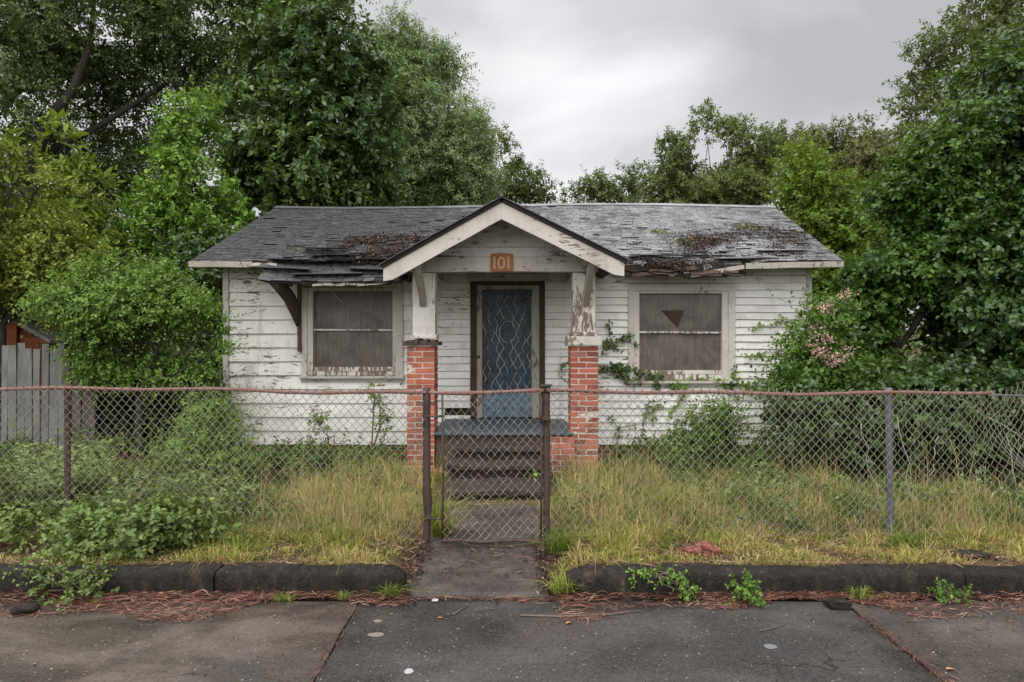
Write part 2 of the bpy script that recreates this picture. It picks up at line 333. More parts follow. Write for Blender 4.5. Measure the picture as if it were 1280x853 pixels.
crack = s.math('MULTIPLY', s.step(vc, 0.007, 0.002), s.step(s.noise(v, 0.9, 3), 0.54, 0.60))
c = s.mix(crack, c, (0.012, 0.010, 0.009))
M['road'] = s.finish(c, s.step(s.noise(v, 1.1, 4), 0.38, 0.62, 0.22, 0.55), 0.45, s.bump(s.math('SUBTRACT', s.math('ADD', f2, s.math('MULTIPLY', gcol, 0.4)), s.math('MULTIPLY', crack, 1.5)), 0.35, 0.004))
s = Nodes('soil_and_litter'); v = s.coord(); a = s.noise(v, 4, 6, 0.65); f = s.noise(v, 45, 4, 0.7); g = s.noise(v, 0.9, 4)
c = s.ramp(f, [(0.3, (0.025, 0.017, 0.012)), (0.5, (0.075, 0.048, 0.028)), (0.7, (0.15, 0.10, 0.055))]); c = s.mix(s.step(a, 0.45, 0.65, 0, 0.7), c, (0.075, 0.085, 0.025))
M['soil'] = s.finish(c, 0.95, 0.15, s.bump(f, 0.7, 0.02))

s = Nodes('grass_blades'); c = s.ramp(s.rnd(), [(0.0, (0.038, 0.085, 0.014)), (0.3, (0.115, 0.165, 0.022)), (0.5, (0.27, 0.27, 0.052)), (0.68, (0.44, 0.37, 0.125)), (0.85, (0.50, 0.34, 0.17)), (1.0, (0.26, 0.125, 0.065))])
b = s.n('BsdfPrincipled', {'Base Color': c, 'Roughness': 0.6, 'Specular IOR Level': 0.25}); tr = s.n('BsdfTranslucent', {'Color': c}); mx = s.n('MixShader', {0: 0.3, 1: b.outputs[0], 2: tr.outputs[0]}); s.t.links.new(mx.outputs[0], s.out.inputs[0]); M['grass'] = s.m
s = Nodes('needle_litter'); c = s.ramp(s.rnd(), [(0.0, (0.022, 0.011, 0.009)), (0.45, (0.095, 0.036, 0.025)), (0.8, (0.20, 0.080, 0.052)), (1.0, (0.36, 0.23, 0.15))]); M['needle'] = s.finish(c, 0.65, 0.3)
s = Nodes('dead_leaf_debris'); c = s.ramp(s.rnd(), [(0.0, (0.010, 0.007, 0.006)), (0.55, (0.040, 0.024, 0.017)), (0.85, (0.095, 0.058, 0.036)), (1.0, (0.26, 0.21, 0.16))]); M['debris'] = s.finish(c, 0.8, 0.25)
M['moss'] = leaf_mat('moss', [(0, (0.06, 0.07, 0.02)), (0.5, (0.16, 0.16, 0.04)), (1, (0.30, 0.26, 0.08))], 0.1, 0.9, 0.1)
LM = {
 'dark':   leaf_mat('dark_small_leaves', [(0, (0.046, 0.074, 0.033)), (0.5, (0.123, 0.175, 0.064)), (0.85, (0.218, 0.278, 0.094)), (1, (0.378, 0.412, 0.135))]),
 'broad':  leaf_mat('dark_broad_leaves', [(0, (0.024, 0.047, 0.019)), (0.5, (0.068, 0.117, 0.034)), (0.85, (0.150, 0.217, 0.048)), (1, (0.403, 0.358, 0.066))], 0.28, 0.38, 0.42),
 'willow': leaf_mat('soft_grey_green_leaves', [(0, (0.124, 0.176, 0.074)), (0.5, (0.236, 0.312, 0.131)), (1, (0.370, 0.443, 0.187))]),
 'bright': leaf_mat('bright_green_leaves', [(0, (0.055, 0.119, 0.015)), (0.5, (0.140, 0.254, 0.033)), (1, (0.287, 0.424, 0.061))], 0.34),
 'yellow': leaf_mat('olive_yellow_leaves', [(0, (0.088, 0.097, 0.020)), (0.4, (0.201, 0.239, 0.040)), (0.85, (0.385, 0.381, 0.076)), (1, (0.289, 0.125, 0.034))], 0.32),
 'lime':   leaf_mat('lime_leaves', [(0, (0.054, 0.096, 0.014)), (0.5, (0.150, 0.222, 0.026)), (1, (0.336, 0.384, 0.036))], 0.38),
 'bush':   leaf_mat('fresh_bush_leaves', [(0, (0.059, 0.112, 0.020)), (0.5, (0.154, 0.254, 0.048)), (0.9, (0.274, 0.394, 0.080)), (1, (0.394, 0.475, 0.113))], 0.33),
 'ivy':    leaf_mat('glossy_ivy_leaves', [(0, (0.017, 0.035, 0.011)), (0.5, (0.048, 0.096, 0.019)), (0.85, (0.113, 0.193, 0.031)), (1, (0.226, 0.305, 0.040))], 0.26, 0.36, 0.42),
 'ivy2':   leaf_mat('lit_ivy_and_shrub_leaves', [(0, (0.022, 0.053, 0.011)), (0.5, (0.077, 0.154, 0.020)), (0.85, (0.154, 0.242, 0.031)), (1, (0.264, 0.330, 0.044))], 0.34, 0.42, 0.35),  # light on the ivy put into a brighter palette; the flowering shrub shares it
 'far':    leaf_mat('far_tree_leaves', [(0, (0.062, 0.081, 0.027)), (0.5, (0.127, 0.158, 0.050)), (1, (0.216, 0.246, 0.076))]),
 'brown':  leaf_mat('brownish_tree_leaves', [(0, (0.059, 0.066, 0.026)), (0.5, (0.132, 0.132, 0.051)), (1, (0.238, 0.198, 0.079))]),
 'weed':   leaf_mat('matt_weed_leaves', [(0, (0.060, 0.090, 0.022)), (0.5, (0.155, 0.217, 0.052)), (0.9, (0.242, 0.313, 0.079)), (1, (0.268, 0.108, 0.033))], 0.25, 0.5, 0.35),
 'flower': leaf_mat('dusty_pink_petals', [(0, (0.42, 0.22, 0.20)), (0.5, (0.58, 0.36, 0.33)), (1, (0.66, 0.48, 0.42))], 0.3, 0.6, 0.2),
}

# ------------------------------------------------------------------ ground, road, walk, kerbs
def ground_z(x, y):
    y = np.asarray(y, float); x = np.asarray(x, float)
    z = 0.125 - (np.clip(y, 4.5, 10.5) - 4.5) * 0.054
    walk = smooth(0.72, 0.5, np.abs(x + 0.235)) * smooth(7.4, 7.0, y)
    zw = np.interp(y, [4.3, 5.4, 7.2], [0.0, 0.035, -0.11])
    z = z * (1 - walk) + zw * walk
    z = z + 0.02 * np.sin(x * 2.3 + 1) * np.sin(y * 1.9) * (1 - walk)
    front = smooth(4.55, 4.46, y)
    return z * (1 - front) - 0.07 * front
gx = np.unique(np.concatenate([np.linspace(-160, -9, 20), np.linspace(-9, 9, 150), np.linspace(9, 160, 20)]))
gy = np.unique(np.concatenate([np.linspace(-60, 4.3, 8), np.linspace(4.3, 11, 70), np.linspace(11, 40, 20), np.linspace(40, 300, 10)]))
GX, GY = np.meshgrid(gx, gy); nx, ny = len(gx), len(gy)
Vg = np.stack([GX, GY, ground_z(GX, GY)], -1).reshape(-1, 3)
ii = (np.arange(ny - 1)[:, None] * nx + np.arange(nx - 1)[None, :]).ravel()
o = mesh_np('ground', Vg, np.stack([ii, ii + 1, ii + nx + 1, ii + nx], 1), M['soil'], smooth_sh=True); tag(o, kind='structure')

def rough_slab(mb, x0, x1, y0, y1, z0, z1, nxs, nys, jit, zf=None, rnd=0.5, edge=0.012):
    xs = np.linspace(x0, x1, nxs + 1); ys = np.linspace(y0, y1, nys + 1)
    A, B = np.meshgrid(xs, ys); Zt = np.full(A.shape, z1) if zf is None else zf(A, B)
    inner = np.zeros(A.shape); inner[1:-1, 1:-1] = 1
    A = A + RNG.uniform(-jit, jit, A.shape); B = B + RNG.uniform(-jit, jit, A.shape)
    top = np.stack([A, B, Zt - (1 - inner) * edge], -1).reshape(-1, 3)
    w = nxs + 1; Fs = [(j * w + i, j * w + i + 1, (j + 1) * w + i + 1, (j + 1) * w + i) for j in range(nys) for i in range(nxs)]
    ring = [i for i in range(w)] + [j * w + nxs for j in range(1, nys + 1)] + [nys * w + i for i in range(nxs - 1, -1, -1)] + [j * w for j in range(nys - 1, 0, -1)]
    bot = top[ring].copy(); bot[:, 2] = z0; n0 = len(top)
    Fs += [(ring[k], n0 + k, n0 + (k + 1) % len(ring), ring[(k + 1) % len(ring)]) for k in range(len(ring))]
    mb.add(np.concatenate([top, bot]), Fs, rnd)
mb = MB(); xj = [-0.96 + 3.05 * k for k in range(-8, 10)]
tones = {7: 0.95, 8: 0.12, 9: 0.42}
for k in range(len(xj) - 1):
    t = tones.get(k, RNG.uniform(0.2, 0.8))
    rough_slab(mb, xj[k] + 0.006, xj[k + 1] - 0.006, 0.6, 4.32, -0.06, 0.0, 24, 24, 0.007, None, t, 0.008)
    rough_slab(mb, xj[k] + 0.006, xj[k + 1] - 0.006, -8.0, 0.59, -0.06, 0.0, 6, 6, 0.006, None, t, 0.008)
tag(mb.build('road', M['road']), kind='structure')

mb = MB()
rough_slab(mb, -0.69, 0.235, 4.345, 5.28, -0.1, 0.0, 14, 14, 0.006, lambda a, b: np.interp(b, [4.34, 5.3], [0.018, 0.055]) + 0.004 * np.sin(a * 9), 0.4, 0.012)
rough_slab(mb, -0.70, 0.25, 5.295, 7.25, -0.3, 0.0, 14, 20, 0.006, lambda a, b: np.interp(b, [5.29, 7.25], [0.062, -0.085]), 0.6, 0.012)
tag(mb.build('path', M['concrete']), kind='structure')

def kn(a, b): return 0.006 * math.sin(a * 4.1 + b * 9) + 0.004 * math.sin(a * 11.3 + 2 + b * 23) + 0.003 * math.sin(a * 27 + 1)
def kerb(x0, x1, name, joints):
    """upright kerb with a rounded front arris, broken by joints and turned down at its free end"""
    prof = [(4.40, -0.05), (4.395, 0.06), (4.397, 0.12), (4.407, 0.141), (4.428, 0.151), (4.50, 0.154), (4.560, 0.151), (4.575, 0.12), (4.58, -0.05)]
    mb = MB(); cuts = [x0] + joints + [x1]
    for a, b in zip(cuts[:-1], cuts[1:]):
        n = max(6, int((b - a) / 0.035)); xs = np.linspace(a + 0.004, b - 0.004, n + 1); dz = RNG.uniform(-0.008, 0.006); dy = RNG.uniform(-0.008, 0.008)
        V = []
        for i, xx in enumerate(xs):
            e = min(xx - a, b - xx); sh = 0.010 * math.exp(-e / 0.012)
            for (py, pz) in prof:
                c = 1.0
                if abs(xx - (-0.70)) < 0.14 and xx < 0: c = 1 - 0.30 * max(0, 1 - abs(xx + 0.70) / 0.13) ** 2
                if abs(xx - 0.352) < 0.12 and xx > 0: c = 1 - 0.22 * max(0, 1 - abs(xx - 0.352) / 0.12) ** 2
                cy = 4.48 + (py - 4.48) * c
                V.append((xx, cy + dy + kn(xx, py) + RNG.uniform(-0.0035, 0.0035), (pz - sh) * c + dz + kn(xx + 9, pz * 3) + RNG.uniform(-0.0035, 0.0035)))
        k = len(prof)
        Fs = [(i * k + j, (i + 1) * k + j, (i + 1) * k + j + 1, i * k + j + 1) for i in range(n) for j in range(k - 1)]
        Fs += [tuple(range(k)), tuple(n * k + j for j in range(k - 1, -1, -1))]
        mb.add(V, Fs, None, 0, True)
    o = mb.build(name, M['kerb']); tag(o, kind='structure')
    e = o.modifiers.new('split', 'EDGE_SPLIT'); e.split_angle = R(60)
kerb(-14.0, -0.70, 'kerb', [-11.5, -8.4, -5.4, -2.62, -1.92])
kerb(0.352, 14.0, 'kerb', [2.92, 5.9, 8.9, 11.9])

# ------------------------------------------------------------------ house
YW = 10.5
house = thing('weatherboard_house', (0, YW, -0.2), 'derelict white weatherboard bungalow with a sagging shingle roof and a gabled brick-pier porch', 'house')
WX0, WX1 = -4.43, 4.59
def rng_win(l, r, t, b): return (X(l, YW), X(r, YW), Z(b, YW), Z(t, YW))
wL = rng_win(378, 504, 351, 471); wR = rng_win(785, 918, 355, 477); dO = rng_win(588, 681, 344, 530)
openings = [wL, wR, dO]
def put_board(mb, x0, x1, z0, z1, Y=YW, n=None, tilt=0.0):
    if x1 - x0 < 0.02 or z1 - z0 < 0.008: return
    n = n or max(1, int((x1 - x0) / 0.35)); r = RNG.random(); V = []
    for i in range(n + 1):
        xx = x0 + (x1 - x0) * i / n; q = RNG.uniform(-0.0025, 0.0025, 3); dz = tilt * (i / n - 0.5)
        V += [(xx, Y - 0.028 + q[0], z0 + q[1] + dz), (xx, Y - 0.004 + q[0] * 0.5, z1 - 0.005), (xx, Y + 0.004, z1 - 0.005), (xx, Y + 0.004, z0 + q[1] + dz)]
    Fs = []
    for i in range(n):
        a = i * 4; b = a + 4
        Fs += [(a, b, b + 1, a + 1), (a + 3, b + 3, b, a), (a + 1, b + 1, b + 2, a + 2)]
    Fs += [(0, 1, 2, 3), tuple(n * 4 + k for k in (3, 2, 1, 0))]
    mb.add(V, Fs, r)
def board_course(mb, x0, x1, z0, z1):
    """one course, cut round the openings and butt jointed"""
    spans = [(x0, x1)]
    for (a, b, c, d) in openings:
        new = []
        for (p, q) in spans:
            if z1 <= c or z0 >= d or q <= a or p >= b: new.append((p, q)); continue
            new += [(p, min(q, a)), (max(p, b), q)]
            pa, qb = max(p, a), min(q, b)
            if d < z1: put_board(mb, pa, qb, d, z1)
            if c > z0: put_board(mb, pa, qb, z0, c)
        spans = [t for t in new if t[1] - t[0] > 0.02]
    for (p, q) in spans:
        cut = [p]; 
        while q - cut[-1] > 2.6: cut.append(cut[-1] + RNG.uniform(1.2, 2.3))
        cut.append(q)
        for a, b in zip(cut[:-1], cut[1:]): put_board(mb, a + 0.001, b - 0.001, z0, z1, tilt=RNG.uniform(-0.006, 0.006))
mb = MB(); zt = 2.90; XS = -1.2
z = 0.05
while z < zt: board_course(mb, WX0 + 0.09, XS, z, min(z + 0.213, zt)); z += 0.213
z = 0.05
mbf = MB()
k = 0
while z < zt:
    x0 = XS
    if k in (4, ):                      # a board is missing beside the door
        board_course(mbf, XS, X(556, YW), z, z + 0.113); x0 = X(587, YW)
    board_course(mbf, x0, WX1 - 0.07, z, min(z + 0.113, zt)); z += 0.113; k += 1
wall = mb.build('wall', M['siding'], house)
mbf.build('narrow_siding', M['siding_fine'], wall)
mb = MB(); mb.box(WX0 + 0.02, WX1 - 0.02, 10.62, 10.68, -0.1, 2.92); mb.build('sheathing', M['rot'], wall)
# side and rear walls
YB = 15.62
mb = MB()
for xw, sg in ((WX0, -1), (WX1, 1)):
    z = 0.05
    while z < 4.1:
        h = 0.17; q_ = max(0, (z + h - 2.86) / 0.454); t0 = 10.5 + q_; t1 = YB - q_
        if t1 - t0 < 0.1: break
        mb.box(min(xw, xw - sg * 0.03) , max(xw, xw - sg * 0.03), t0 + 0.006, t1, z, z + h - 0.006, 0.002); z += h
z = 0.05
while z < 2.9: mb.box(WX0 + 0.035, WX1 - 0.035, YB, YB + 0.02, z, z + 0.165, 0.002); z += 0.17
mb.build('side_wall', M['siding'], house)
for (a, b) in ((WX0 - 0.005, WX0 + 0.085), (WX1 - 0.07, WX1 + 0.012)):
    mb = MB(); mb.beam(((a + b) / 2, YW - 0.016, 0.03), ((a + b) / 2, YW - 0.016, 2.9), b - a, 0.04, (0, 1, 0), 0.003, None, 0, 8); mb.build('corner_board', M['trim'], house, bevel=0.004)

def brick_block(mb, x0, x1, y0, y1, z0, z1, bl=0.205, bh=0.057, jt=0.0135, dep=0.095, jit=0.0035, sides=True, miss=0.0):
    mb.box(x0 + 0.0045, x1 - 0.0045, y0 + 0.0045, y1 - 0.0045, z0, z1 - 0.012, 0, None, 1)
    n = max(1, int(round((z1 - z0) / (bh + jt)))); hh = (z1 - z0) / n
    def run(p0, p1, off):
        c = [p0]; q = p0 + (bl if not off else bl * 0.5)
        while q < p1 - 0.045: c.append(q); q += bl + jt
        c.append(p1); return [(a + (jt / 2 if i else 0), b - (jt / 2 if i < len(c) - 2 else 0)) for i, (a, b) in enumerate(zip(c[:-1], c[1:]))]
    for k in range(n):
        za, zb = z0 + k * hh + jt / 2, z0 + (k + 1) * hh - jt / 2
        for a, b in run(x0, x1, k % 2):
            if RNG.random() > miss: mb.box(a, b, y0 + RNG.uniform(-0.003, 0.003), y0 + dep, za, zb, jit)
            if sides: mb.box(a, b, y1 - dep, y1, za, zb, jit)
        if sides and y1 - y0 > 2 * dep + 0.05:
            for a, b in run(y0 + dep + jt, y1 - dep - jt, k % 2):
                mb.box(x0, x0 + dep, a, b, za, zb, jit); mb.box(x1 - dep, x1, a, b, za, zb, jit)
mb = MB(); brick_block(mb, WX0 + 0.05, -1.4, YW + 0.06, YW + 0.26, -0.33, 0.03, sides=False); brick_block(mb, 1.2, WX1 - 0.05, YW + 0.06, YW + 0.26, -0.33, 0.03, sides=False)
mb.box(WX0 + 0.1, WX0 + 0.2, 10.8, 15.5, -0.33, 0.04, mi=1); mb.box(WX1 - 0.2, WX1 - 0.1, 10.8, 15.5, -0.33, 0.04, mi=1); mb.box(WX0 + 0.1, WX1 - 0.1, 15.4, 15.5, -0.33, 0.04, mi=1)
mb.build('foundation', [M['brick'], M['mortar']], house)

# windows
def window(w, panes, patch):
    l, r, b, t = w; pl, pr, pt, pm, pb = panes
    mb = MB(); cw = 0.085
    mb.box(l, l + cw, YW - 0.05, YW + 0.004, b, t, 0.003); mb.box(r - cw - 0.02, r, YW - 0.048, YW + 0.004, b, t, 0.003)
    mb.box(l + cw + 0.002, r - cw - 0.022, YW - 0.049, YW + 0.004, t - 0.11, t - 0.004, 0.003)
    win = mb.build('window', M['trim'], house, bevel=0.004)
    mb = MB()   # frame lining the opening
    mb.box(l + cw - 0.006, pl - 0.002, YW - 0.03, YW + 0.11, b + 0.02, t - 0.112, 0.002); mb.box(pr + 0.002, r - cw - 0.014, YW - 0.03, YW + 0.11, b + 0.02, t - 0.112, 0.002)
    mb.box(pl, pr, YW - 0.026, YW + 0.11, pt, t - 0.112, 0.002)
    mb.build('frame', M['trim'], win, bevel=0.003)
    mb = MB(); mb.beam((pl, YW + 0.02, pm), (pr, YW + 0.02, pm - 0.006), 0.03, 0.028, (0, 0, 1), 0.002, None, 0, 5)
    mb.box(pl, pr, YW + 0.0, YW + 0.08, pb - 0.062, pb, 0.003); mb.box(pl, pr, YW - 0.012, YW + 0.08, b + 0.016, pb - 0.066, 0.003)
    mb.build('sash', M['column'], win, bevel=0.003)
    mb = MB(); n = 10; 
    for z0, z1, yy in ((pb - 0.01, pm, YW + 0.055), (pm, pt + 0.01, YW + 0.04)):
        V = []; m = 6
        for i in range(n + 1):
            for j in range(m + 1):
                V.append((pl - 0.004 + (pr - pl + 0.008) * i / n, yy + 0.012 * math.sin(i * 0.9 + z0) + 0.006 * math.sin(j * 1.7 + i), z0 + (z1 - z0) * j / m))
        mb.add(V, [(i * (m + 1) + j, (i + 1) * (m + 1) + j, (i + 1) * (m + 1) + j + 1, i * (m + 1) + j + 1) for i in range(n) for j in range(m)], None, 0, True)
    mb.build('boarded_pane', M['ply'], win)
    mb = MB(); mb.box(l - 0.03, r + 0.02, YW - 0.085, YW + 0.06, b - 0.028, b + 0.012, 0.003); mb.box(l - 0.01, r, YW - 0.045, YW + 0.0, b - 0.075, b - 0.03, 0.002)
    mb.build('sill', M['trim_h'], win, bevel=0.004)
    if patch:
        a, bb, c = patch; mb = MB(); mb.prism([a, bb, c], YW + 0.012, YW + 0.03); o = mb.build('patch', M['hole'], win); o['label'] = 'dark brown inverted triangle on the boarding'
    return win
o = window(wL, (X(392, YW), X(491, YW), Z(364, YW), Z(412.5, YW), Z(459, YW)), None)
mb = MB(); mb.tube([(X(409, 10.3), 10.3, Z(352, 10.3)), (X(413, 10.36), 10.36, Z(362, 10.36)), (X(421, 10.4), 10.4, Z(372, 10.4)), (X(428, 10.42), 10.42, Z(378, 10.42))], 0.004, 4); mb.build('hanging_wire', M['wire_pale'], o)
o = window(wR, (X(799, YW), X(901.5, YW), Z(367, YW), Z(415.5, YW), Z(463, YW)), ((X(827, YW), Z(388, YW)), (X(855.5, YW), Z(388, YW)), (X(848, YW), Z(409, YW))))

# door
dl, dr, db, dt = dO; db = 0.53
mb = MB()
mb.box(dl, dl + 0.10, YW - 0.04, YW + 0.05, db - 0.06, dt - 0.10, 0.003); mb.box(dr - 0.085, dr, YW - 0.04, YW + 0.05, db - 0.06, dt - 0.10, 0.003); mb.box(dl + 0.102, dr - 0.087, YW - 0.038, YW + 0.05, dt - 0.16, dt - 0.10, 0.004)
door = mb.build('door', M['darkframe'], house, bevel=0.004)
mb = MB(); mb.box(dl - 0.05, dr + 0.05, YW - 0.055, YW + 0.0, dt - 0.098, dt + 0.02, 0.004); mb.build('lintel_board', M['trim_h'], door, bevel=0.004)
sl, sr, st, sb = X(595.5, YW), X(674, YW), Z(357, YW), 0.46
mb = MB(); mb.box(sl, X(603, YW), YW - 0.028, YW + 0.012, sb, st, 0.003); mb.box(X(665, YW), sr, YW - 0.028, YW + 0.012, sb, st, 0.003)
mb.box(X(603, YW) + 0.001, X(665, YW) - 0.001, YW - 0.026, YW + 0.012, st - 0.065, st, 0.002)
mb.build('screen_frame', M['trim_dull'], door, bevel=0.004)
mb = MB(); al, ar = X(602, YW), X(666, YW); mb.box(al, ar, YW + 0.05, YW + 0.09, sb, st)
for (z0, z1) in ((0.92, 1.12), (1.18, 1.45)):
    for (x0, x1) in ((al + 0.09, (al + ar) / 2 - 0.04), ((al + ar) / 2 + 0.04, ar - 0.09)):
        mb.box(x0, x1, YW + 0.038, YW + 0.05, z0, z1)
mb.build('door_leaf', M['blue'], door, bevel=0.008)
ocx, ocz = X(635, YW), Z(415, YW)
mb = MB(); mb.box(al + 0.01, ar - 0.01, YW + 0.03, YW + 0.048, 0.462, 0.86, 0.002); mb.build('lit_lower_panel', M['litblue'], door, bevel=0.004)  # added panel: the door's lighter, less shaded foot painted as paler blue
mb = MB()  # bent diamond security mesh on the screen door
xl, xr, zb_, zt_ = X(603, YW), X(665, YW), sb + 0.01, st - 0.066
aw, ah = 0.068, 0.235
nw = int((xr - xl) / aw)
for i in range(nw + 1):
    pts = []; k = 0; zz = zb_
    while zz <= zt_ + 0.001:
        xx = xl + (i + 0.5) * aw + (aw / 2) * (1 if (k + i) % 2 else -1)
        # pulled out of shape around the middle
        dxc, dzc = xx - ocx, zz - ocz; rr = math.hypot(dxc / 0.20, dzc / 0.27); p = max(0, 1 - rr) * 0.09
        xx += p * (1 if dxc > 0 else -1) + RNG.uniform(-0.011, 0.011)
        pts.append((min(max(xx, xl), xr), YW - 0.008 + (0.004 if i % 2 else -0.004), zz + RNG.uniform(-0.012, 0.012))); zz += ah / 2; k += 1
    mb.tube(pts, 0.0052, 4)
a = np.linspace(0.2, 2 * math.pi + 0.1, 26); mb.tube([(ocx + 0.125 * math.cos(t) + RNG.uniform(-.006, .006), YW - 0.016, ocz + 0.17 * math.sin(t)) for t in a], 0.0046, 4)
mb.build('security_mesh', M['wire_pale'], door)
mb = MB(); kx, kz = X(598.5, YW), Z(446, YW); mb.tube([(kx, YW - 0.03, kz), (kx, YW - 0.05, kz), (kx, YW - 0.058, kz), (kx, YW - 0.085, kz)], [0.018, 0.018, 0.014, 0.02], 10); mb.build('handle', M['black'], door)

# porch: floor, steps, low wall, piers, columns, beam, gable
YP = 8.9
mb = MB()
xx = -1.02
while xx < 0.80:
    mb.box(xx, min(xx + 0.118, 0.80), 8.86 + RNG.uniform(-0.008, 0.008), 10.47, 0.415, 0.45 + RNG.uniform(-0.002, 0.002)); xx += 0.122
mb.build('porch_floor', M['bluefloor'], house, bevel=0.004)
mb = MB(); mb.box(-1.0, 0.78, 8.93, 8.97, -0.2, 0.41); mb.box(0.79, 0.83, 9.3, 10.45, -0.2, 0.41); mb.box(-1.06, -1.02, 9.3, 10.45, -0.2, 0.41); mb.build('porch_skirt', M['rot'], house)
mb = MB(); brick_block(mb, 0.42, 0.80, 8.74, 8.925, -0.25, 0.405, sides=True); mb.build('porch_wall', [M['brick'], M['mortar']], house)
mb = MB()
for (x0, x1, y0, y1, z1) in ((-0.74, 0.415, 8.45, 8.925, 0.325), (-0.75, 0.44, 7.95, 8.445, 0.192), (-0.72, 0.42, 7.22, 7.945, 0.062)):
    rough_slab(mb, x0, x1, y0, y1, z1 - 0.055, z1, 14, 5, 0.007, lambda a, b, z1=z1: z1 + 0.008 * np.sin(a * 7 + z1 * 30) + RNG.uniform(-0.004, 0.004, a.shape), None, 0.014)
    mb.box(x0 + 0.03, x1 - 0.03, y0 + 0.07, y1, -0.3, z1 - 0.057, 0.004)
mb.build('steps', M['stepmat'], house)
def pier(x0, x1, broken):
    mb = MB(); brick_block(mb, x0, x1, YP, YP + 0.40, -0.28, 1.575, jit=0.004)
    p = mb.build('pier', [M['brick'], M['mortar']], house, bevel=0.0025)
    mb = MB()
    if broken:
        for q in range(9):
            a = x0 - 0.045 + RNG.uniform(-0.01, 0.02) + q * 0.05; mb.box(a, a + 0.055, YP - 0.04 + RNG.uniform(-0.025, 0.02), YP + 0.44, 1.582, 1.66 + RNG.uniform(-0.035, 0.02), 0.008)
        mb.box(x0 - 0.05, x1 + 0.05, YP - 0.03, YP + 0.43, 1.578, 1.625, 0.008)
        o = mb.build('pier_cap', M['rot'], p); o['label'] = 'rotten dark timber cap'
    else:
        mb.box(x0 - 0.045, x1 + 0.045, YP - 0.045, YP + 0.445, 1.58, 1.70, 0.004); mb.build('pier_cap', M['trim'], p, bevel=0.012)
pier(-1.37, -1.01, True); pier(0.765, 1.125, False)
for (x0, x1, zb0) in ((-1.30, -1.005, 1.672), (0.795, 1.09, 1.705)):
    mb = MB(); nb = 10; V = []
    for i in range(nb + 1):
        zz = zb0 + (2.535 - zb0) * i / nb; q = 0.004
        for (a, b) in ((x0, YP + 0.03), (x1, YP + 0.03), (x1, YP + 0.32), (x0, YP + 0.32)): V.append((a + RNG.uniform(-q, q), b + RNG.uniform(-q, q), zz))
    mb.add(V, [(i * 4 + k, i * 4 + (k + 1) % 4, i * 4 + 4 + (k + 1) % 4, i * 4 + 4 + k) for i in range(nb) for k in range(4)] + [(3, 2, 1, 0), tuple(nb * 4 + k for k in range(4))])
    c_ = mb.build('column', M['column'], house, bevel=0.006)
    mb = MB(); mb.box(x0 - 0.02, x1 + 0.02, YP + 0.012, YP + 0.34, zb0, zb0 + 0.05, 0.004); mb.build('base_trim', M['column'], c_, bevel=0.006)
YG = 8.30
AP = (-0.126, 3.386); LE = (-1.60, 2.566); RE = (1.40, 2.632)
mb = MB(); mb.beam((-1.33, YP + 0.05, 2.640), (1.12, YP + 0.05, 2.645), 0.14, 0.20, (0, 0, 1), 0.004, None, 0, 12); mb.build('beam', M['trim_h'], house, bevel=0.006)
for (x0, x1) in ((-1.36, -1.0), (0.78, 1.13)):
    pass
# side beams running back to the wall
for xa, xb in ((-1.27, -1.05), (0.84, 1.05)):
    mb = MB(); mb.box(xa, xb, YP + 0.13, 10.44, 2.54, 2.70, 0.003); mb.build('side_beam', M['trim_h'], house)
def gx_at(side, z):
    P = LE if side < 0 else RE
    return P[0] + (AP[0] - P[0]) * (z - P[1]) / (AP[1] - P[1])
mb = MB(); z = 2.753
for h in (0.125, 0.14, 0.14, 0.14):
    z1 = min(z + h, 3.30); dz = 0.07
    poly = [(gx_at(-1, z + dz), z), (gx_at(1, z + dz), z), (gx_at(1, z1 + dz), z1 - 0.004), (gx_at(-1, z1 + dz), z1 - 0.004)]
    n = 8; V = []
    for i in range(n + 1):
        a = poly[0][0] + (poly[1][0] - poly[0][0]) * i / n; b = poly[3][0] + (poly[2][0] - poly[3][0]) * i / n
        V += [(a, YP + 0.060 + RNG.uniform(-.002, .002), z), (b, YP + 0.085, z1 - 0.008), (a, YP + 0.09, z)]
    mb.add(V, [(i * 3, i * 3 + 3, i * 3 + 4, i * 3 + 1) for i in range(n)] + [(i * 3 + 2, i * 3 + 5, i * 3 + 3, i * 3) for i in range(n)])
    z = z1
mb.prism([(gx_at(-1, 2.76), 2.70), (gx_at(1, 2.76), 2.70), (AP[0], 3.33)], YP + 0.095, YP + 0.12)
gw = mb.build('gable_wall', M['siding_fine'], house)
mb = MB(); mb.tube([(AP[0] + 0.03, YP + 0.05, Z(301, YP)), (AP[0] + 0.03, YP + 0.0, Z(301, YP)), (AP[0] + 0.05, YP - 0.03, Z(303, YP))], [0.02, 0.016, 0.01], 8); mb.build('lamp_stub', M['wire_pale'], gw)
mb = MB(); px0, px1, pz0, pz1 = X(613.5, YP), X(641, YP), Z(339.5, YP), Z(318.5, YP); mb.prism([(px0, pz0), (px1, pz0 + 0.004), (px1 + 0.003, pz1), (px0 + 0.13, pz1 + 0.012), (px0 + 0.004, pz1 - 0.002)], YP - 0.048, YP - 0.022)
pq = mb.build('number_plaque', M['plaque'], house, bevel=0.004); pq['label'] = 'orange wooden house number plaque reading 101'
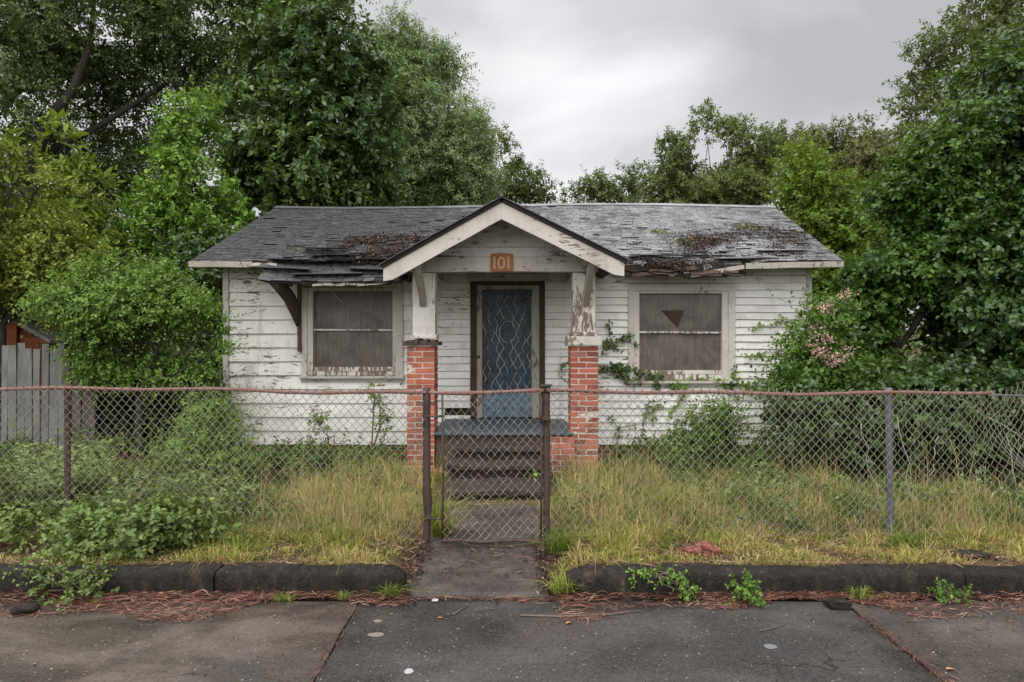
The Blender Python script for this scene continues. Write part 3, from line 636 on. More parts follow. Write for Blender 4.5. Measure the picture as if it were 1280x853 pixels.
for ch, fx in (('1', 0.17), ('0', 0.48), ('1', 0.80)):
    cu = bpy.data.curves.new('digit', 'FONT'); cu.body = ch; cu.size = 0.225; cu.extrude = 0.006; cu.bevel_depth = 0.0015; cu.align_x = 'CENTER'
    to = bpy.data.objects.new('tmp', cu); COL.objects.link(to); bpy.context.view_layer.update()
    me = bpy.data.meshes.new_from_object(to.evaluated_get(bpy.context.evaluated_depsgraph_get())); bpy.data.objects.remove(to)
    co = np.zeros(len(me.vertices) * 3, np.float32); me.vertices.foreach_get('co', co); co = co.reshape(-1, 3)
    W = np.stack([px0 + (px1 - px0) * fx + co[:, 0], YP - 0.052 - co[:, 2], pz0 + 0.028 + co[:, 1]], 1) - ORG[pq.name]
    me.vertices.foreach_set('co', W.astype(np.float32).ravel()); me.update(); link_mesh('digit', me, M['digit'], pq)

# porch roof: deck, shingle edge, bargeboards
def valley(z): return 10.45 if z < 2.84 else 10.0 + (z - 2.82) / 0.454 + 0.12
mb = MB()
for P in (LE, RE):
    nrm = np.array((-(AP[1] - P[1]), 0, (AP[0] - P[0]))); nrm = nrm / np.linalg.norm(nrm); nrm = nrm if nrm[2] > 0 else -nrm
    n = 7; th = 0.045
    top = [];
    for i in range(n + 1):
        t = i / n; a = np.array((P[0] + (AP[0] - P[0]) * t, 0, P[1] + (AP[1] - P[1]) * t))
        for yy in (YG, valley(a[2])): top.append((a[0], yy, a[2]))
    V = np.array(top); V2 = V - nrm * th
    Fs = [(i * 2, i * 2 + 1, i * 2 + 3, i * 2 + 2) for i in range(n)]; m = len(V)
    Fs += [(m + i * 2, m + i * 2 + 2, m + i * 2 + 3, m + i * 2 + 1) for i in range(n)] + [(i * 2, i * 2 + 2, m + i * 2 + 2, m + i * 2) for i in range(n)] + [(0, m, m + 1, 1)]
    mb.add(np.concatenate([V, V2]), Fs, 0.3, 1)
    L_ = math.hypot(AP[0] - P[0], AP[1] - P[1]); nc = int(L_ / 0.12)
    for k in range(nc):
        t0, t1 = k / nc - 0.012, (k + 1.35) / nc
        a = np.array((P[0] + (AP[0] - P[0]) * t0, 0, P[1] + (AP[1] - P[1]) * t0)); b = np.array((P[0] + (AP[0] - P[0]) * min(t1, 1), 0, P[1] + (AP[1] - P[1]) * min(t1, 1)))
        yy = YG - 0.03 + RNG.uniform(-0.008, 0.008); ye = valley(a[2])
        while yy < ye:
            w = RNG.uniform(0.2, 0.32); y1 = min(yy + w, ye); l0 = RNG.uniform(0.012, 0.022)
            q = [a + nrm * l0, b + nrm * 0.004]
            V = [(q[0][0], yy, q[0][2]), (q[0][0], y1 - 0.004, q[0][2]), (q[1][0], y1 - 0.004, q[1][2]), (q[1][0], yy, q[1][2]), (a[0], yy, a[2]), (a[0], y1 - 0.004, a[2]), (b[0], yy, b[2])]
            mb.add(V, [(0, 1, 2, 3), (0, 4, 5, 1), (0, 3, 6, 4)], RNG.random() * 0.7); yy = y1
mb.tube([(AP[0], YG - 0.035, AP[1] + 0.015), (AP[0], 9.5, AP[1] + 0.015), (AP[0], 11.35, AP[1] + 0.01)], 0.028, 6, 0.6)
mb.build('porch_roof', [M['shingle'], M['deck']], house)
for P, sg in ((LE, -1), (RE, 1)):
    mb = MB(); d = 0.055; w = 0.205; n = 10; V = []
    for i in range(n + 1):
        t = i / n; a = (P[0] + (AP[0] - P[0]) * t, P[1] + (AP[1] - P[1]) * t)
        if i == 0: a = (a[0] - sg * 0.03, a[1] + 0.015)
        q = RNG.uniform(-0.003, 0.003); wt_ = w * (0.78 if i == 0 else 1)
        V += [(a[0], YG + 0.02, a[1] - d), (a[0], YG + 0.02 + q, a[1] - d - wt_ + q), (a[0], YG + 0.06, a[1] - d - wt_ + q), (a[0], YG + 0.06, a[1] - d)]
    Fs = [(i * 4 + k, i * 4 + (k + 1) % 4, i * 4 + 4 + (k + 1) % 4, i * 4 + 4 + k) for i in range(n) for k in range(4)] + [(0, 3, 2, 1)]
    if sg < 0: Fs.append(tuple(n * 4 + k for k in range(4)))
    mb.add(V, Fs); mb.build('bargeboard', M['trim_h'], house, bevel=0.004)
    cx = -1.16 if sg < 0 else 0.95; off = 0.0 if sg < 0 else 0.03
    mb = MB(); mb.beam((cx + off * 0.4, YP + 0.02, 2.12), (cx - sg * -0.0 + off, YG + 0.08, 2.60), 0.085, 0.09, (0, -0.6, 0.8), 0.005, None, 0, 4)
    mb.beam((cx, YP + 0.1, 2.64), (cx, YG + 0.07, 2.62), 0.08, 0.10, (0, 0, 1), 0.004, None, 0, 3)
    mb.build('bracket', M['trim_dull'], house, bevel=0.006)

# main roof
EZ, RZ, EY, RY = 2.82, 4.21, 10.0, 13.06
EX0, EX1, RX0, RX1 = -4.72, 4.84, -4.52, 5.02
SL = math.hypot(RZ - EZ, RY - EY)
def wl(x): return smooth(-3.72, -3.40, x) * smooth(-1.35, -1.75, x)
def wr(x): return smooth(1.45, 1.85, x) * smooth(3.75, 3.15, x)
def roof_pt(u, t, lift=0.0):
    u = np.asarray(u, float); t = np.asarray(t, float)
    tt = np.clip(t, -1, 1); x = (EX0 + (EX1 - EX0) * u) * (1 - tt) + (RX0 + (RX1 - RX0) * u) * tt
    y = EY + (RY - EY) * t; z = EZ + (RZ - EZ) * t
    tp = np.maximum(t, 0)
    z = z - wl(x) * (0.06 * np.exp(-tp / 0.13)) - wr(x) * (0.15 + 0.05 * np.sin(x * 5.5)) * np.exp(-tp / 0.10)
    z = z + np.where(t < 0, t * SL * 0.26, 0)          # the broken eave droops
    z = z - 0.028 * np.sin(np.clip(u, 0, 1) * math.pi * 2.0 + 0.5) * (0.3 + tp) + 0.010 * np.sin(x * 3.1) * (1 - tp)
    nrm = np.array((0, -(RZ - EZ), RY - EY)) / SL
    return np.stack([x + 0 * t, y + lift * nrm[1], z + lift * nrm[2]], -1)
NC = 42; dt_ = 1.0 / NC
holes = [((355, 378), (307, 312)), ((406, 428), (302, 312)), ((376, 414), (317, 323)), ((335, 402), (327, 332)), ((434, 450), (323, 330)), ((362, 376), (312, 315))]
def hole(x, t):
    p = roof_pt((x - EX0) / (EX1 - EX0), t); px = 640 + p[0] / p[1] * F; py = 426.5 - (p[2] - CAMZ) / p[1] * F
    for (a, b), (c, d) in holes:
        if a < px < b and c < py < d: return True
    if 435 < px < 530 and 297 < py < 330 and RNG.random() < 0.45: return True
    if 860 < px < 1010 and 288 < py < 322 and RNG.random() < 0.16: return True
    return False
mb = MB()
for k in range(-5, NC):
    u = 0.0
    while u < 1:
        w = RNG.uniform(0.010, 0.024); u1 = min(1.0, u + w)
        if 1 - u1 < 0.01: u1 = 1.0
        um = (u + u1) / 2; xm = EX0 + (EX1 - EX0) * um; t0 = k * dt_
        ok = True
        if k < 0:
            ok = wl(xm) > 0.25 + 0.10 * (-k - 1) + RNG.uniform(-0.1, 0.1) and -k <= 5 and not (k == -5 and RNG.random() < 0.25)
        if k in (0, 1) and wr(xm) > 0.35 and RNG.random() < 0.8: ok = False
        if k in (2, 3) and wr(xm) > 0.6 and RNG.random() < 0.5: ok = False
        if ok and k >= 0 and hole(xm, t0 + dt_ / 2): ok = False
        if ok:
            lo = 0.012 + RNG.uniform(0, 0.003); dmg = (wl(xm) + wr(xm)) * math.exp(-max(t0, 0) / 0.25)
            if RNG.random() < 0.04 + 0.14 * dmg: lo += RNG.uniform(0, 0.020)
            tl = t0 - 0.004 + RNG.uniform(-0.003, 0.003) * (1 + 0.8 * dmg); sk = RNG.uniform(-0.003, 0.003) * (0.4 + 0.9 * dmg)
            e = 0.0006
            A = roof_pt([u + e, u1 - e, u1 - e, u + e], [tl - sk, tl + sk, t0 + dt_ * 1.3 if t0 + dt_ * 1.3 < 1 else 1.0, t0 + dt_ * 1.3 if t0 + dt_ * 1.3 < 1 else 1.0])
            up = np.array((0, -(RZ - EZ), RY - EY)) / SL
            top = A + up * np.array([lo, lo + RNG.uniform(-0.003, 0.003), 0.003, 0.003])[:, None]
            V = np.concatenate([top, A[:2] + up * (lo - 0.009)])
            mb.add(V, [(0, 1, 2, 3), (0, 4, 5, 1), (1, 5, 2), (0, 3, 4)], RNG.random())
        u = u1
UPN = np.array((0, -(RZ - EZ), RY - EY)) / SL
def sheet(xc, tc, nw_, nc_, lift, tilt, yaw=0.0):
    """a stiff torn piece of shingle covering that has slipped and lifted"""
    c = roof_pt((xc - EX0) / (EX1 - EX0), tc); ax = np.array((1.0, 0, 0)); dn = np.array((0, -(RY - EY), -(RZ - EZ))) / SL
    ax2 = ax * math.cos(yaw) + dn * math.sin(yaw); dn2 = np.cross(UPN, ax2) * -1; dn2 = dn2 if dn2[2] < 0 else -dn2
    for r_ in range(nc_):
        xx = -nw_ * 0.1 + RNG.uniform(-0.05, 0.03)
        while xx < nw_ * 0.1 + RNG.uniform(-0.04, 0.04):
            w = RNG.uniform(0.10, 0.2); V = []
            for (a_, b_) in ((0, 1.25), (1, 1.25), (1, 0), (0, 0)):
                q = xx + a_ * (w - 0.005); s_ = (r_ - nc_ / 2 + b_) * 0.085; V.append(c + ax2 * q + dn2 * s_ + UPN * (0.02 + lift + tilt * (s_ / (nc_ * 0.085) + 0.5) + 0.004 * r_ + (0.008 if b_ else 0)))
            V = np.array(V); mb.add(np.concatenate([V, V - UPN * 0.010]), [(0, 1, 2, 3), (7, 6, 5, 4), (0, 4, 5, 1), (1, 5, 6, 2), (2, 6, 7, 3), (3, 7, 4, 0)], RNG.random()); xx += w
for (xc, tc, nw_, nc_, lift, tilt, yaw) in ((-3.05, 0.02, 5, 2, 0.015, 0.045, 0.06), (-2.65, 0.10, 4, 2, 0.012, 0.045, -0.05), (-2.25, 0.03, 5, 2, 0.012, 0.05, 0.04), (-3.35, -0.04, 4, 2, 0.005, 0.03, 0.12), (-2.6, -0.07, 5, 2, 0.008, 0.02, -0.05), (-2.0, -0.05, 3, 2, 0.015, 0.03, 0.10), (-2.95, 0.17, 3, 1, 0.015, 0.03, 0.03),
      (3.45, 0.05, 4, 2, 0.01, 0.03, -0.05), (2.9, 0.10, 3, 1, 0.012, 0.02, 0.06), (2.2, 0.08, 4, 1, 0.01, 0.03, 0.02), (4.0, 0.13, 3, 2, 0.008, 0.02, -0.04)):
    sheet(xc, tc, nw_, nc_, lift, tilt, yaw)
# back slope, plain courses
for k in range(NC):
    V = []
    for uu in np.linspace(0, 1, 12):
        for (tt, l) in ((k * dt_, 0.014), ((k + 1.2) * dt_, 0.003)):
            p = roof_pt(uu, min(tt, 1.0)); V.append((p[0], 2 * RY - p[1], EZ + (RZ - EZ) * min(tt, 1) + l))
    mb.add(V, [(i * 2, i * 2 + 1, i * 2 + 3, i * 2 + 2) for i in range(11)], RNG.random())
# deck under the shingles
for (us, ts, sgn) in ((np.linspace(0, 1, 97), np.linspace(0, 1, 24), 1), (np.linspace(0.11, 0.35, 25), np.linspace(-0.112, 0, 4), 1)):
    A, B = np.meshgrid(us, ts); P = roof_pt(A, B, -0.004)
    if ts[0] < 0:
        # ragged lower edge
        pass
    n = A.size; w = A.shape[1]; Pt = P.reshape(-1, 3); Pb = Pt - np.array((0, 0, 0.045))
    Fs = []
    for j in range(A.shape[0] - 1):
        for i in range(w - 1):
            a = j * w + i
            if ts[0] < 0 and wl((EX0 + (EX1 - EX0) * us[i])) < 0.35 - 0.0 * j: continue
            Fs += [(a, a + 1, a + w + 1, a + w), (n + a, n + a + w, n + a + w + 1, n + a + 1)]
            if j == 0: Fs.append((a, n + a, n + a + 1, a + 1))
            if i == 0: Fs.append((a, a + w, n + a + w, n + a))
            if i == w - 2: Fs.append((a + 1, n + a + 1, n + a + w + 1, a + w + 1))
    mb.add(np.concatenate([Pt, Pb]), Fs, 0.4, 1)
    if ts[0] >= 0:
        Q = Pt.copy(); Q[:, 1] = 2 * RY - Q[:, 1]; mb.add(np.concatenate([Q, Q - np.array((0, 0, 0.045))]), [f[::-1] for f in Fs], 0.4, 1)
roof = mb.build('roof', [M['shingle'], M['deck']], house)
mb = MB()
for i in range(44):
    u0, u1 = i / 44, (i + 1.15) / 44
    A = roof_pt([u0, min(u1, 1), min(u1, 1), u0], [0.968, 0.968, 1.0, 1.0], 0.02 + RNG.uniform(0, 0.006)); A[2:, 2] += 0.012
    Bk = A[:2].copy(); Bk[:, 1] = 2 * RY - Bk[:, 1]
    mb.add(np.concatenate([A, Bk]), [(0, 1, 2, 3), (3, 2, 5, 4)], 0.55 + RNG.random() * 0.4)
mb.build('ridge_cap', M['shingle'], roof)
def fascia(*a, **k):
    mb = MB(); mb.beam(*a, **k); mb.build('fascia', M['trim_dull'], roof, bevel=0.003)
fascia((-4.73, EY - 0.012, 2.765), (-3.80, EY - 0.012, 2.76), 0.025, 0.085, (0, 0, 1), 0.003, None, 0, 6)
fascia((-3.80, EY - 0.02, 2.755), (-3.42, EY - 0.06, 2.735), 0.02, 0.05, (0, 0.2, 1), 0.01, None, 0, 4)
fascia((3.42, EY - 0.012, 2.735), (4.85, EY - 0.012, 2.765), 0.025, 0.085, (0, 0, 1), 0.003, None, 0, 8)
fascia((2.62, EY + 0.01, 2.60), (3.40, EY - 0.005, 2.725), 0.02, 0.06, (0, 0.1, 1), 0.006, None, 0, 5)
pe = roof_pt([0.15, 0.20, 0.265, 0.305], [-0.112] * 4)
fascia(pe[1] + np.array((0, 0.01, -0.055)), pe[2] + np.array((0, 0.01, -0.04)), 0.02, 0.05, (0, 0.2, 1), 0.006, None, 0, 6)
fascia(pe[2] + np.array((0.01, 0.01, -0.05)), pe[3] + np.array((0.06, 0.03, -0.02)), 0.02, 0.06, (0, 0.2, 1), 0.006, None, 0, 4)
p2 = roof_pt([0.115, 0.20], [-0.03, -0.05]); fascia(p2[0] + np.array((0, -0.03, -0.045)), p2[1] + np.array((0, -0.02, -0.06)), 0.02, 0.045, (0, 0.2, 1), 0.006, None, 0, 4)
for u_, sg in ((0.0, -1), (1.0, 1)):
    for back in (0, 1):
        A = roof_pt(np.full(14, u_), np.linspace(0, 1, 14)); V = []
        if back: A[:, 1] = 2 * RY - A[:, 1]
        for p in A:
            for (dx, dz) in ((-0.012, -0.02), (0.012, -0.02), (0.012, -0.125), (-0.012, -0.125)): V.append((p[0] - sg * 0.02 + dx, p[1], p[2] + dz))
        mb = MB(); mb.add(V, [(i * 4 + k, i * 4 + (k + 1) % 4, i * 4 + 4 + (k + 1) % 4, i * 4 + 4 + k) for i in range(13) for k in range(4)] + [(0, 1, 2, 3), (55, 54, 53, 52)]); mb.build('rake_board', M['trim_h'], roof)
# corbel bracket under the broken eave and shreds of rotten timber
mb = MB(); pts = [(X(342, 9.72), 9.72, Z(352, 9.72)), (X(352, 9.9), 9.9, Z(360, 9.9)), (X(363, 10.2), 10.2, Z(374, 10.2)), (X(369, 10.38), 10.38, Z(392, 10.38)), (X(373, 10.42), 10.42, Z(408, 10.42))]
mb.tube(pts, [0.075, 0.10, 0.10, 0.07, 0.035], 7); mb.beam((X(374, 10.42), 10.42, Z(352, 10.42)), (X(374.5, 10.42), 10.42, Z(440, 10.42)), 0.05, 0.05, (0, 1, 0), 0.004, None, 0, 4)
mb.build('eave_bracket', M['rot'], house)
mb = MB()
for i in range(60):
    x0 = RNG.uniform(1.5, 3.2); l = RNG.uniform(0.15, 0.5); p = roof_pt((x0 - EX0) / (EX1 - EX0), RNG.uniform(0.0, 0.02)); q = p + np.array((l, RNG.uniform(-.05, .05), RNG.uniform(-0.06, 0.06)))
    d = np.array((0, RNG.uniform(-0.02, 0.12), -RNG.uniform(0.0, 0.10))); mb.beam(p + d, q + d, RNG.uniform(0.02, 0.06), RNG.uniform(0.015, 0.05), (0, 0.3, 1), 0.01, None, 0, 3)
mb.build('rotten_eave', M['rot'], roof); mb = MB()
for i in range(26):
    x0 = RNG.uniform(-3.5, -1.6); p = roof_pt((x0 - EX0) / (EX1 - EX0), -0.11); d = np.array((0, RNG.uniform(0.02, 0.14), -RNG.uniform(0.03, 0.08))); mb.beam(p + d, p + d + np.array((RNG.uniform(0.1, 0.4), 0.02, RNG.uniform(-0.02, 0.03))), 0.03, 0.025, (0, 0.3, 1), 0.008, None, 0, 3)
mb.build('rotten_eave', M['rot'], roof)

# ------------------------------------------------------------------ leaf, blade and flake generators
def nrmz(a): return a / (np.linalg.norm(a, axis=-1, keepdims=True) + 1e-9)
def leaf_geo(P, D, N, Ln, W, rnd, wide=True, droop=0.12):
    D = nrmz(D); S = nrmz(np.cross(D, N)); N = np.cross(S, D); Ln = Ln[:, None]; W = W[:, None]
    if wide:
        V = np.stack([P, P + D * Ln * .32 - S * W * .5 + N * W * .16, P + D * Ln * .68 - S * W * .40 + N * W * .10 - N * Ln * droop * .4, P + D * Ln - N * Ln * droop,
                      P + D * Ln * .68 + S * W * .40 + N * W * .10 - N * Ln * droop * .4, P + D * Ln * .32 + S * W * .5 + N * W * .16], 1)
        n = len(P); b = np.arange(n)[:, None] * 6
        Fc = np.concatenate([b + np.array([[0, 3, 2, 1]]), b + np.array([[0, 5, 4, 3]])], 1).reshape(-1, 4)
        return V.reshape(-1, 3), Fc, np.repeat(rnd, 2)
    V = np.stack([P, P + D * Ln * .45 + S * W * .5 + N * W * .12, P + D * Ln - N * Ln * droop, P + D * Ln * .45 - S * W * .5], 1)
    n = len(P); return V.reshape(-1, 3), (np.arange(n)[:, None] * 4 + np.array([[0, 1, 2, 3]])), rnd
def fnoise(p, f, seed=0.0):
    q = p * f + seed
    return (np.sin(q[:, 0] * 1.0 + 1.7 * np.sin(q[:, 2] * 0.9 + seed)) + np.sin(q[:, 1] * 1.1 + 1.3 * np.sin(q[:, 0] * 1.2)) + np.sin(q[:, 2] * 1.2 + 1.5 * np.sin(q[:, 1] * 0.8 + 2))) / 3
def shoots_in(lobes, K, surf=0.45, gap=-0.35, gf=2.2, flatten=0.0):
    """shoot bases and outward directions inside a set of ellipsoids (metres)"""
    vol = np.array([l[3] * l[5] * (l[4] ** 0.5) for l in lobes]); vol /= vol.sum()
    idx = RNG.choice(len(lobes), K, p=vol); Lb = np.array([l[:6] for l in lobes])[idx]
    d = nrmz(RNG.normal(size=(K, 3))); r = RNG.random(K) ** surf
    wob = 1 + 0.34 * fnoise(d * 3 + Lb[:, :3], 1.9, 3.0)
    p = Lb[:, :3] + d * (r * wob)[:, None] * np.stack([Lb[:, 3], Lb[:, 4], Lb[:, 5]], 1)
    keep = fnoise(p, gf, 5.0) > gap
    return p[keep], d[keep], r[keep]
def px_lobes(ls):
    out = []
    for (px, py, Y, rx, ry, rY) in ls: out.append((X(px, Y), Y, Z(py, Y), rx / F * Y, rY, ry / F * Y))
    return out
def foliage(name, parent, lobes, K, m, Ls, Ln, Wd, mat, wide=True, surf=0.45, gap=-0.35, gf=2.2, up=0.35, droop=0.12, hang=0.15, lo=0.0, loc=None, zmin=None, spread=0.9, rbias=0.0, sprig=0.12):
    p, d, r = shoots_in(lobes, K, surf, gap, gf); k = len(p)
    sd = nrmz(d * 0.7 + np.array((0, 0, up)) + RNG.normal(size=(k, 3)) * 0.55)
    sl = Ls * RNG.uniform(0.5, 1.3, k) * np.where(RNG.random(k) < sprig, RNG.uniform(1.4, 2.6, k), 1.0); cl = np.clip(0.5 + 0.5 * fnoise(p, 1.3, 9.0), 0, 1)
    f = (np.arange(m) + 0.5) / m
    P = (p[:, None] + sd[:, None] * (sl[:, None] * f[None])[..., None]); P[..., 2] -= hang * (sl[:, None] * f[None] ** 2)
    a = np.arange(m) * 2.4 + RNG.uniform(0, 6.28, (k, 1))
    ref = nrmz(np.cross(sd, np.array((0.13, 0.21, 0.97)))); ref2 = np.cross(sd, ref)
    rad = np.cos(a)[..., None] * ref[:, None] + np.sin(a)[..., None] * ref2[:, None]
    D = nrmz(sd[:, None] * 0.55 + rad * spread + RNG.normal(size=(k, m, 3)) * 0.2 + np.array((0, 0, -hang)))
    N = nrmz(np.array((0, 0, 0.9)) + d[:, None] * 0.55 + RNG.normal(size=(k, m, 3)) * 0.45)
    sz = RNG.uniform(0.5, 1.4, (k, m)) * (1 - 0.25 * f[None])
    rnd = np.clip(lo + 0.45 * cl[:, None] + 0.5 * RNG.random((k, m)) - 0.03 + rbias * f[None], 0, 1)
    # a few shoots carry pale young tips
    P = P.reshape(-1, 3); D = D.reshape(-1, 3); N = N.reshape(-1, 3); sz = sz.ravel(); rnd = rnd.ravel()
    if zmin is not None:
        kp = P[:, 2] > zmin; P, D, N, sz, rnd = P[kp], D[kp], N[kp], sz[kp], rnd[kp]
    V, Fc, rr = leaf_geo(P, D, N, Ln * sz, Wd * sz, rnd, wide, droop)
    return mesh_np(name, V, Fc, mat, parent, rr, loc=loc), p
def wig(a, b, n, amp):
    t = np.linspace(0, 1, n)[:, None]; P = np.array(a) * (1 - t) + np.array(b) * t
    P[1:-1] += RNG.uniform(-amp, amp, (n - 2, 3)); return P
def tree(name, label, cat, base, lobes, K, m, Ls, Ln, Wd, mat, r0=0.15, trunk_top=None, nbr=40, barkm='bark', group=None, limbs=True, extra=None, partname='trunk', **kw):
    bx, by = base; bz = float(ground_z(bx, by)); lob = px_lobes(lobes)
    t = thing(name, (bx, by, bz), label, cat, group)
    ob, p = foliage('crown', t, lob, K, m, Ls, Ln, Wd, LM[mat] if isinstance(mat, str) else mat, **kw)
    mb = MB(); topz = trunk_top if trunk_top else max(bz + 0.5, min(l[2] for l in lob))
    cx = np.mean([l[0] for l in lob]); cy = np.mean([l[1] for l in lob])
    tp = np.array((bx + (cx - bx) * 0.4, by + (cy - by) * 0.4, topz))
    mb.tube(wig((bx, by, bz - 0.1), tp, 6, r0 * 0.35), np.linspace(r0, r0 * 0.72, 6), 8)
    if limbs:
        for l in lob:
            c = np.array(l[:3]); e = wig(tp, c, 5, 0.12 * np.linalg.norm(c - tp) ** 0.5); mb.tube(e, np.linspace(r0 * 0.6, r0 * 0.2, 5), 6)
            e2 = wig(c, c + np.array((RNG.uniform(-.3, .3) * l[3], 0, l[5] * 0.75)), 4, 0.08); mb.tube(e2, np.linspace(r0 * 0.2, r0 * 0.05, 4), 5)
        cs = np.array([l[:3] for l in lob])
        for q in p[RNG.choice(len(p), min(nbr, len(p)), replace=False)]:
            c = cs[np.argmin(np.linalg.norm(cs - q, axis=1))]; mb.tube(wig(c, q, 4, 0.06 * np.linalg.norm(q - c)), np.linspace(r0 * 0.16, r0 * 0.04, 4), 4)
    if extra: extra(mb)
    mb.build(partname, M[barkm], t)
    return t

def blades(name, P, H, W, rnd, mat, lean=0.35, kind='stuff', parent=None):
    n = len(P); a = RNG.uniform(0, 2 * math.pi, n); d = np.stack([np.cos(a), np.sin(a), np.zeros(n)], 1); s_ = np.stack([-np.sin(a), np.cos(a), np.zeros(n)], 1)
    b = RNG.uniform(-0.3, 1.0, n)[:, None] * d; le = np.abs(RNG.normal(0, lean, n))[:, None]
    H = H[:, None]; W = W[:, None]; z = np.array((0, 0, 1.0))
    m = P + z * H * 0.55 + d * H * le * 0.35; t = P + z * H * (1 - 0.35 * np.minimum(le, 1.2)) + d * H * le
    V = np.stack([P - s_ * W * .5, P + s_ * W * .5, m - s_ * W * .42, m + s_ * W * .42, t - s_ * W * .08, t + s_ * W * .08], 1).reshape(-1, 3)
    i = np.arange(n)[:, None] * 6; Fc = np.concatenate([i + np.array([[0, 1, 3, 2]]), i + np.array([[2, 3, 5, 4]])], 1).reshape(-1, 4)
    o = mesh_np(name, V, Fc, mat, parent, np.repeat(rnd, 2)); 
    return o
def flakes(P, Nv, size, rnd, aspect=0.6, lay=0.4):
    n = len(P); D = nrmz(np.cross(Nv, nrmz(RNG.normal(size=(n, 3)))) + RNG.normal(size=(n, 3)) * lay * 0.5); N = nrmz(Nv + RNG.normal(size=(n, 3)) * lay)
    return leaf_geo(P, D, N, size, size * aspect, rnd, True, 0.25)
# ------------------------------------------------------------------ chain-link fence and gate
YF = 5.33
def fz(x): return ground_z(x, YF)
def link_mesh_wires(mb, x0, x1, z0f, z1f, a=0.0325, h=0.036, r=0.0029, spikes=True, warp=None):
    n = int(round((x1 - x0) / a))
    for i in range(n):
        xa = x0 + i * a; zt = z1f(xa); zb = z0f(xa); k = int((zt - zb) / h); pts = []
        for j in range(k + 1):
            right = (j + i) % 2; xx = xa + (a if right else 0); zz = zt - j * h
            yy = YF + (0.004 if right else -0.004)
            pts.append((xx, yy, zz))
        if spikes:
            x_, y_, z_ = pts[0]; pts = [(x_ + RNG.uniform(-.006, .006), y_ - 0.006, z_ + 0.030 + RNG.uniform(-0.008, 0.008)), (x_, y_, z_)] + pts[1:]
        P = np.array(pts)
        w = np.stack([0.012 * np.sin(P[:, 0] * 2.1 + P[:, 2] * 3.3), 0.030 * np.sin(P[:, 0] * 1.7 + 1.0) * np.sin((P[:, 2]) * 2.6) , 0.010 * np.sin(P[:, 0] * 3.1 + P[:, 2] * 2.0)], 1)
        P = P + w + RNG.normal(0, 0.0016, P.shape)
        if warp is not None: P = warp(P)
        mb.tube(P, r, 4, None, 0, False)
def rail_z(x): return 0.007 * np.sin(np.asarray(x) * 1.9 + 0.6) + 0.004 * np.sin(np.asarray(x) * 4.7) + np.interp(x, [-9, -4, -0.7, 0.25, 2.9, 4.3, 9], [1.29, 1.275, 1.245, 1.247, 1.238, 1.232, 1.22])
def rail(mb, x0, x1, r=0.0145):
    xs = np.linspace(x0, x1, max(4, int((x1 - x0) / 0.12))); mb.tube(np.stack([xs, 0 * xs + YF + 0.014, rail_z(xs) - 0.006 + 0.004 * np.sin(xs * 5)], 1), r + 0.002 * np.sin(xs * 31), 8)
def post(parent, x, mat, r=0.026, top=None, cap=False, lumpy=False, lean=0.0):
    mb = MB(); zb = float(fz(x)) - 0.2; zt = top or float(rail_z(x)) + 0.03; zs = np.linspace(zb, zt, 14)
    rr = np.full(14, r); 
    if lumpy: rr = r + 0.010 * np.exp(-((zs - 0.43) / 0.05) ** 2) + RNG.uniform(-0.002, 0.003, 14)
    xs = x + lean * (zs - zt) + (0.012 * np.exp(-((zs - 0.3) / 0.1) ** 2) if lumpy else 0)
    mb.tube(np.stack([xs, 0 * zs + YF + 0.045, zs], 1), rr, 10)
    p = mb.build('post', mat, parent)
    if cap:
        mb = MB(); mb.box(x - 0.05, x + 0.045, YF + 0.0, YF + 0.09, zt, zt + 0.014, 0.002); mb.tube([(x, YF + 0.045, zt - 0.05), (x, YF + 0.045, zt + 0.004)], 0.034, 10); mb.build('post_cap', M['black'], p)
    return p
gl, gr_ = -0.672, 0.272
fence = thing('chain_link_fence', (-4.0, YF, 0.07), 'rusty chain-link fence on the weedy ground left of the gate with a reddish top rail', 'fence')
mb = MB(); link_mesh_wires(mb, -7.2, gl - 0.03, lambda x: float(fz(x)) + 0.0, rail_z); mb.build('wire_mesh', M['wire'], fence)
mb = MB(); rail(mb, -7.4, gl); mb.build('top_rail', M['rail'], fence)
post(fence, -6.35, M['rust'], 0.022); post(fence, -3.50, M['rust'], 0.024)
o = post(fence, gl, M['rust'], 0.030, lumpy=True)
gate = thing('garden_gate', (-0.2, YF, 0.06), 'closed chain-link garden gate hung between two dark rusty posts before the steps', 'gate')
mb = MB(); link_mesh_wires(mb, -0.535, 0.235, lambda x: 0.075, rail_z, spikes=False); mb.build('wire_mesh', M['wire'], gate)
mb = MB(); rail(mb, gl + 0.02, gr_ - 0.02, 0.015)
mb.build('top_rail', M['rail'], gate)
for x in (-0.545, 0.225):
    mb = MB(); mb.tube([(x, YF + 0.012, 0.08), (x + 0.006, YF + 0.012, 0.6), (x, YF + 0.012, 1.235)], 0.008, 8); mb.build('gate_upright', M['rust'], gate)
mb = MB(); mb.tube(np.stack([np.linspace(-0.56, 0.25, 12), np.full(12, YF + 0.005), 0.075 + 0.006 * np.sin(np.arange(12))], 1), 0.013, 8); mb.build('bottom_bar', M['rust'], gate)
for z in (0.25, 1.05):
    mb = MB(); mb.tube([(gl, YF + 0.02, z), (-0.60, YF + 0.0, z), (-0.545, YF + 0.012, z)], 0.008, 6); mb.build('hinge', M['rust'], gate)
mb = MB(); mb.box(0.215, 0.29, YF - 0.012, YF + 0.03, 1.02, 1.05, 0.003); mb.tube([(0.225, YF - 0.01, 1.0), (0.225, YF - 0.02, 1.10)], 0.008, 6); mb.build('latch', M['rust'], gate)
rfence = thing('chain_link_fence', (4.0, YF, 0.07), 'chain-link fence in dry grass right of the gate, tangled at its far end', 'fence')
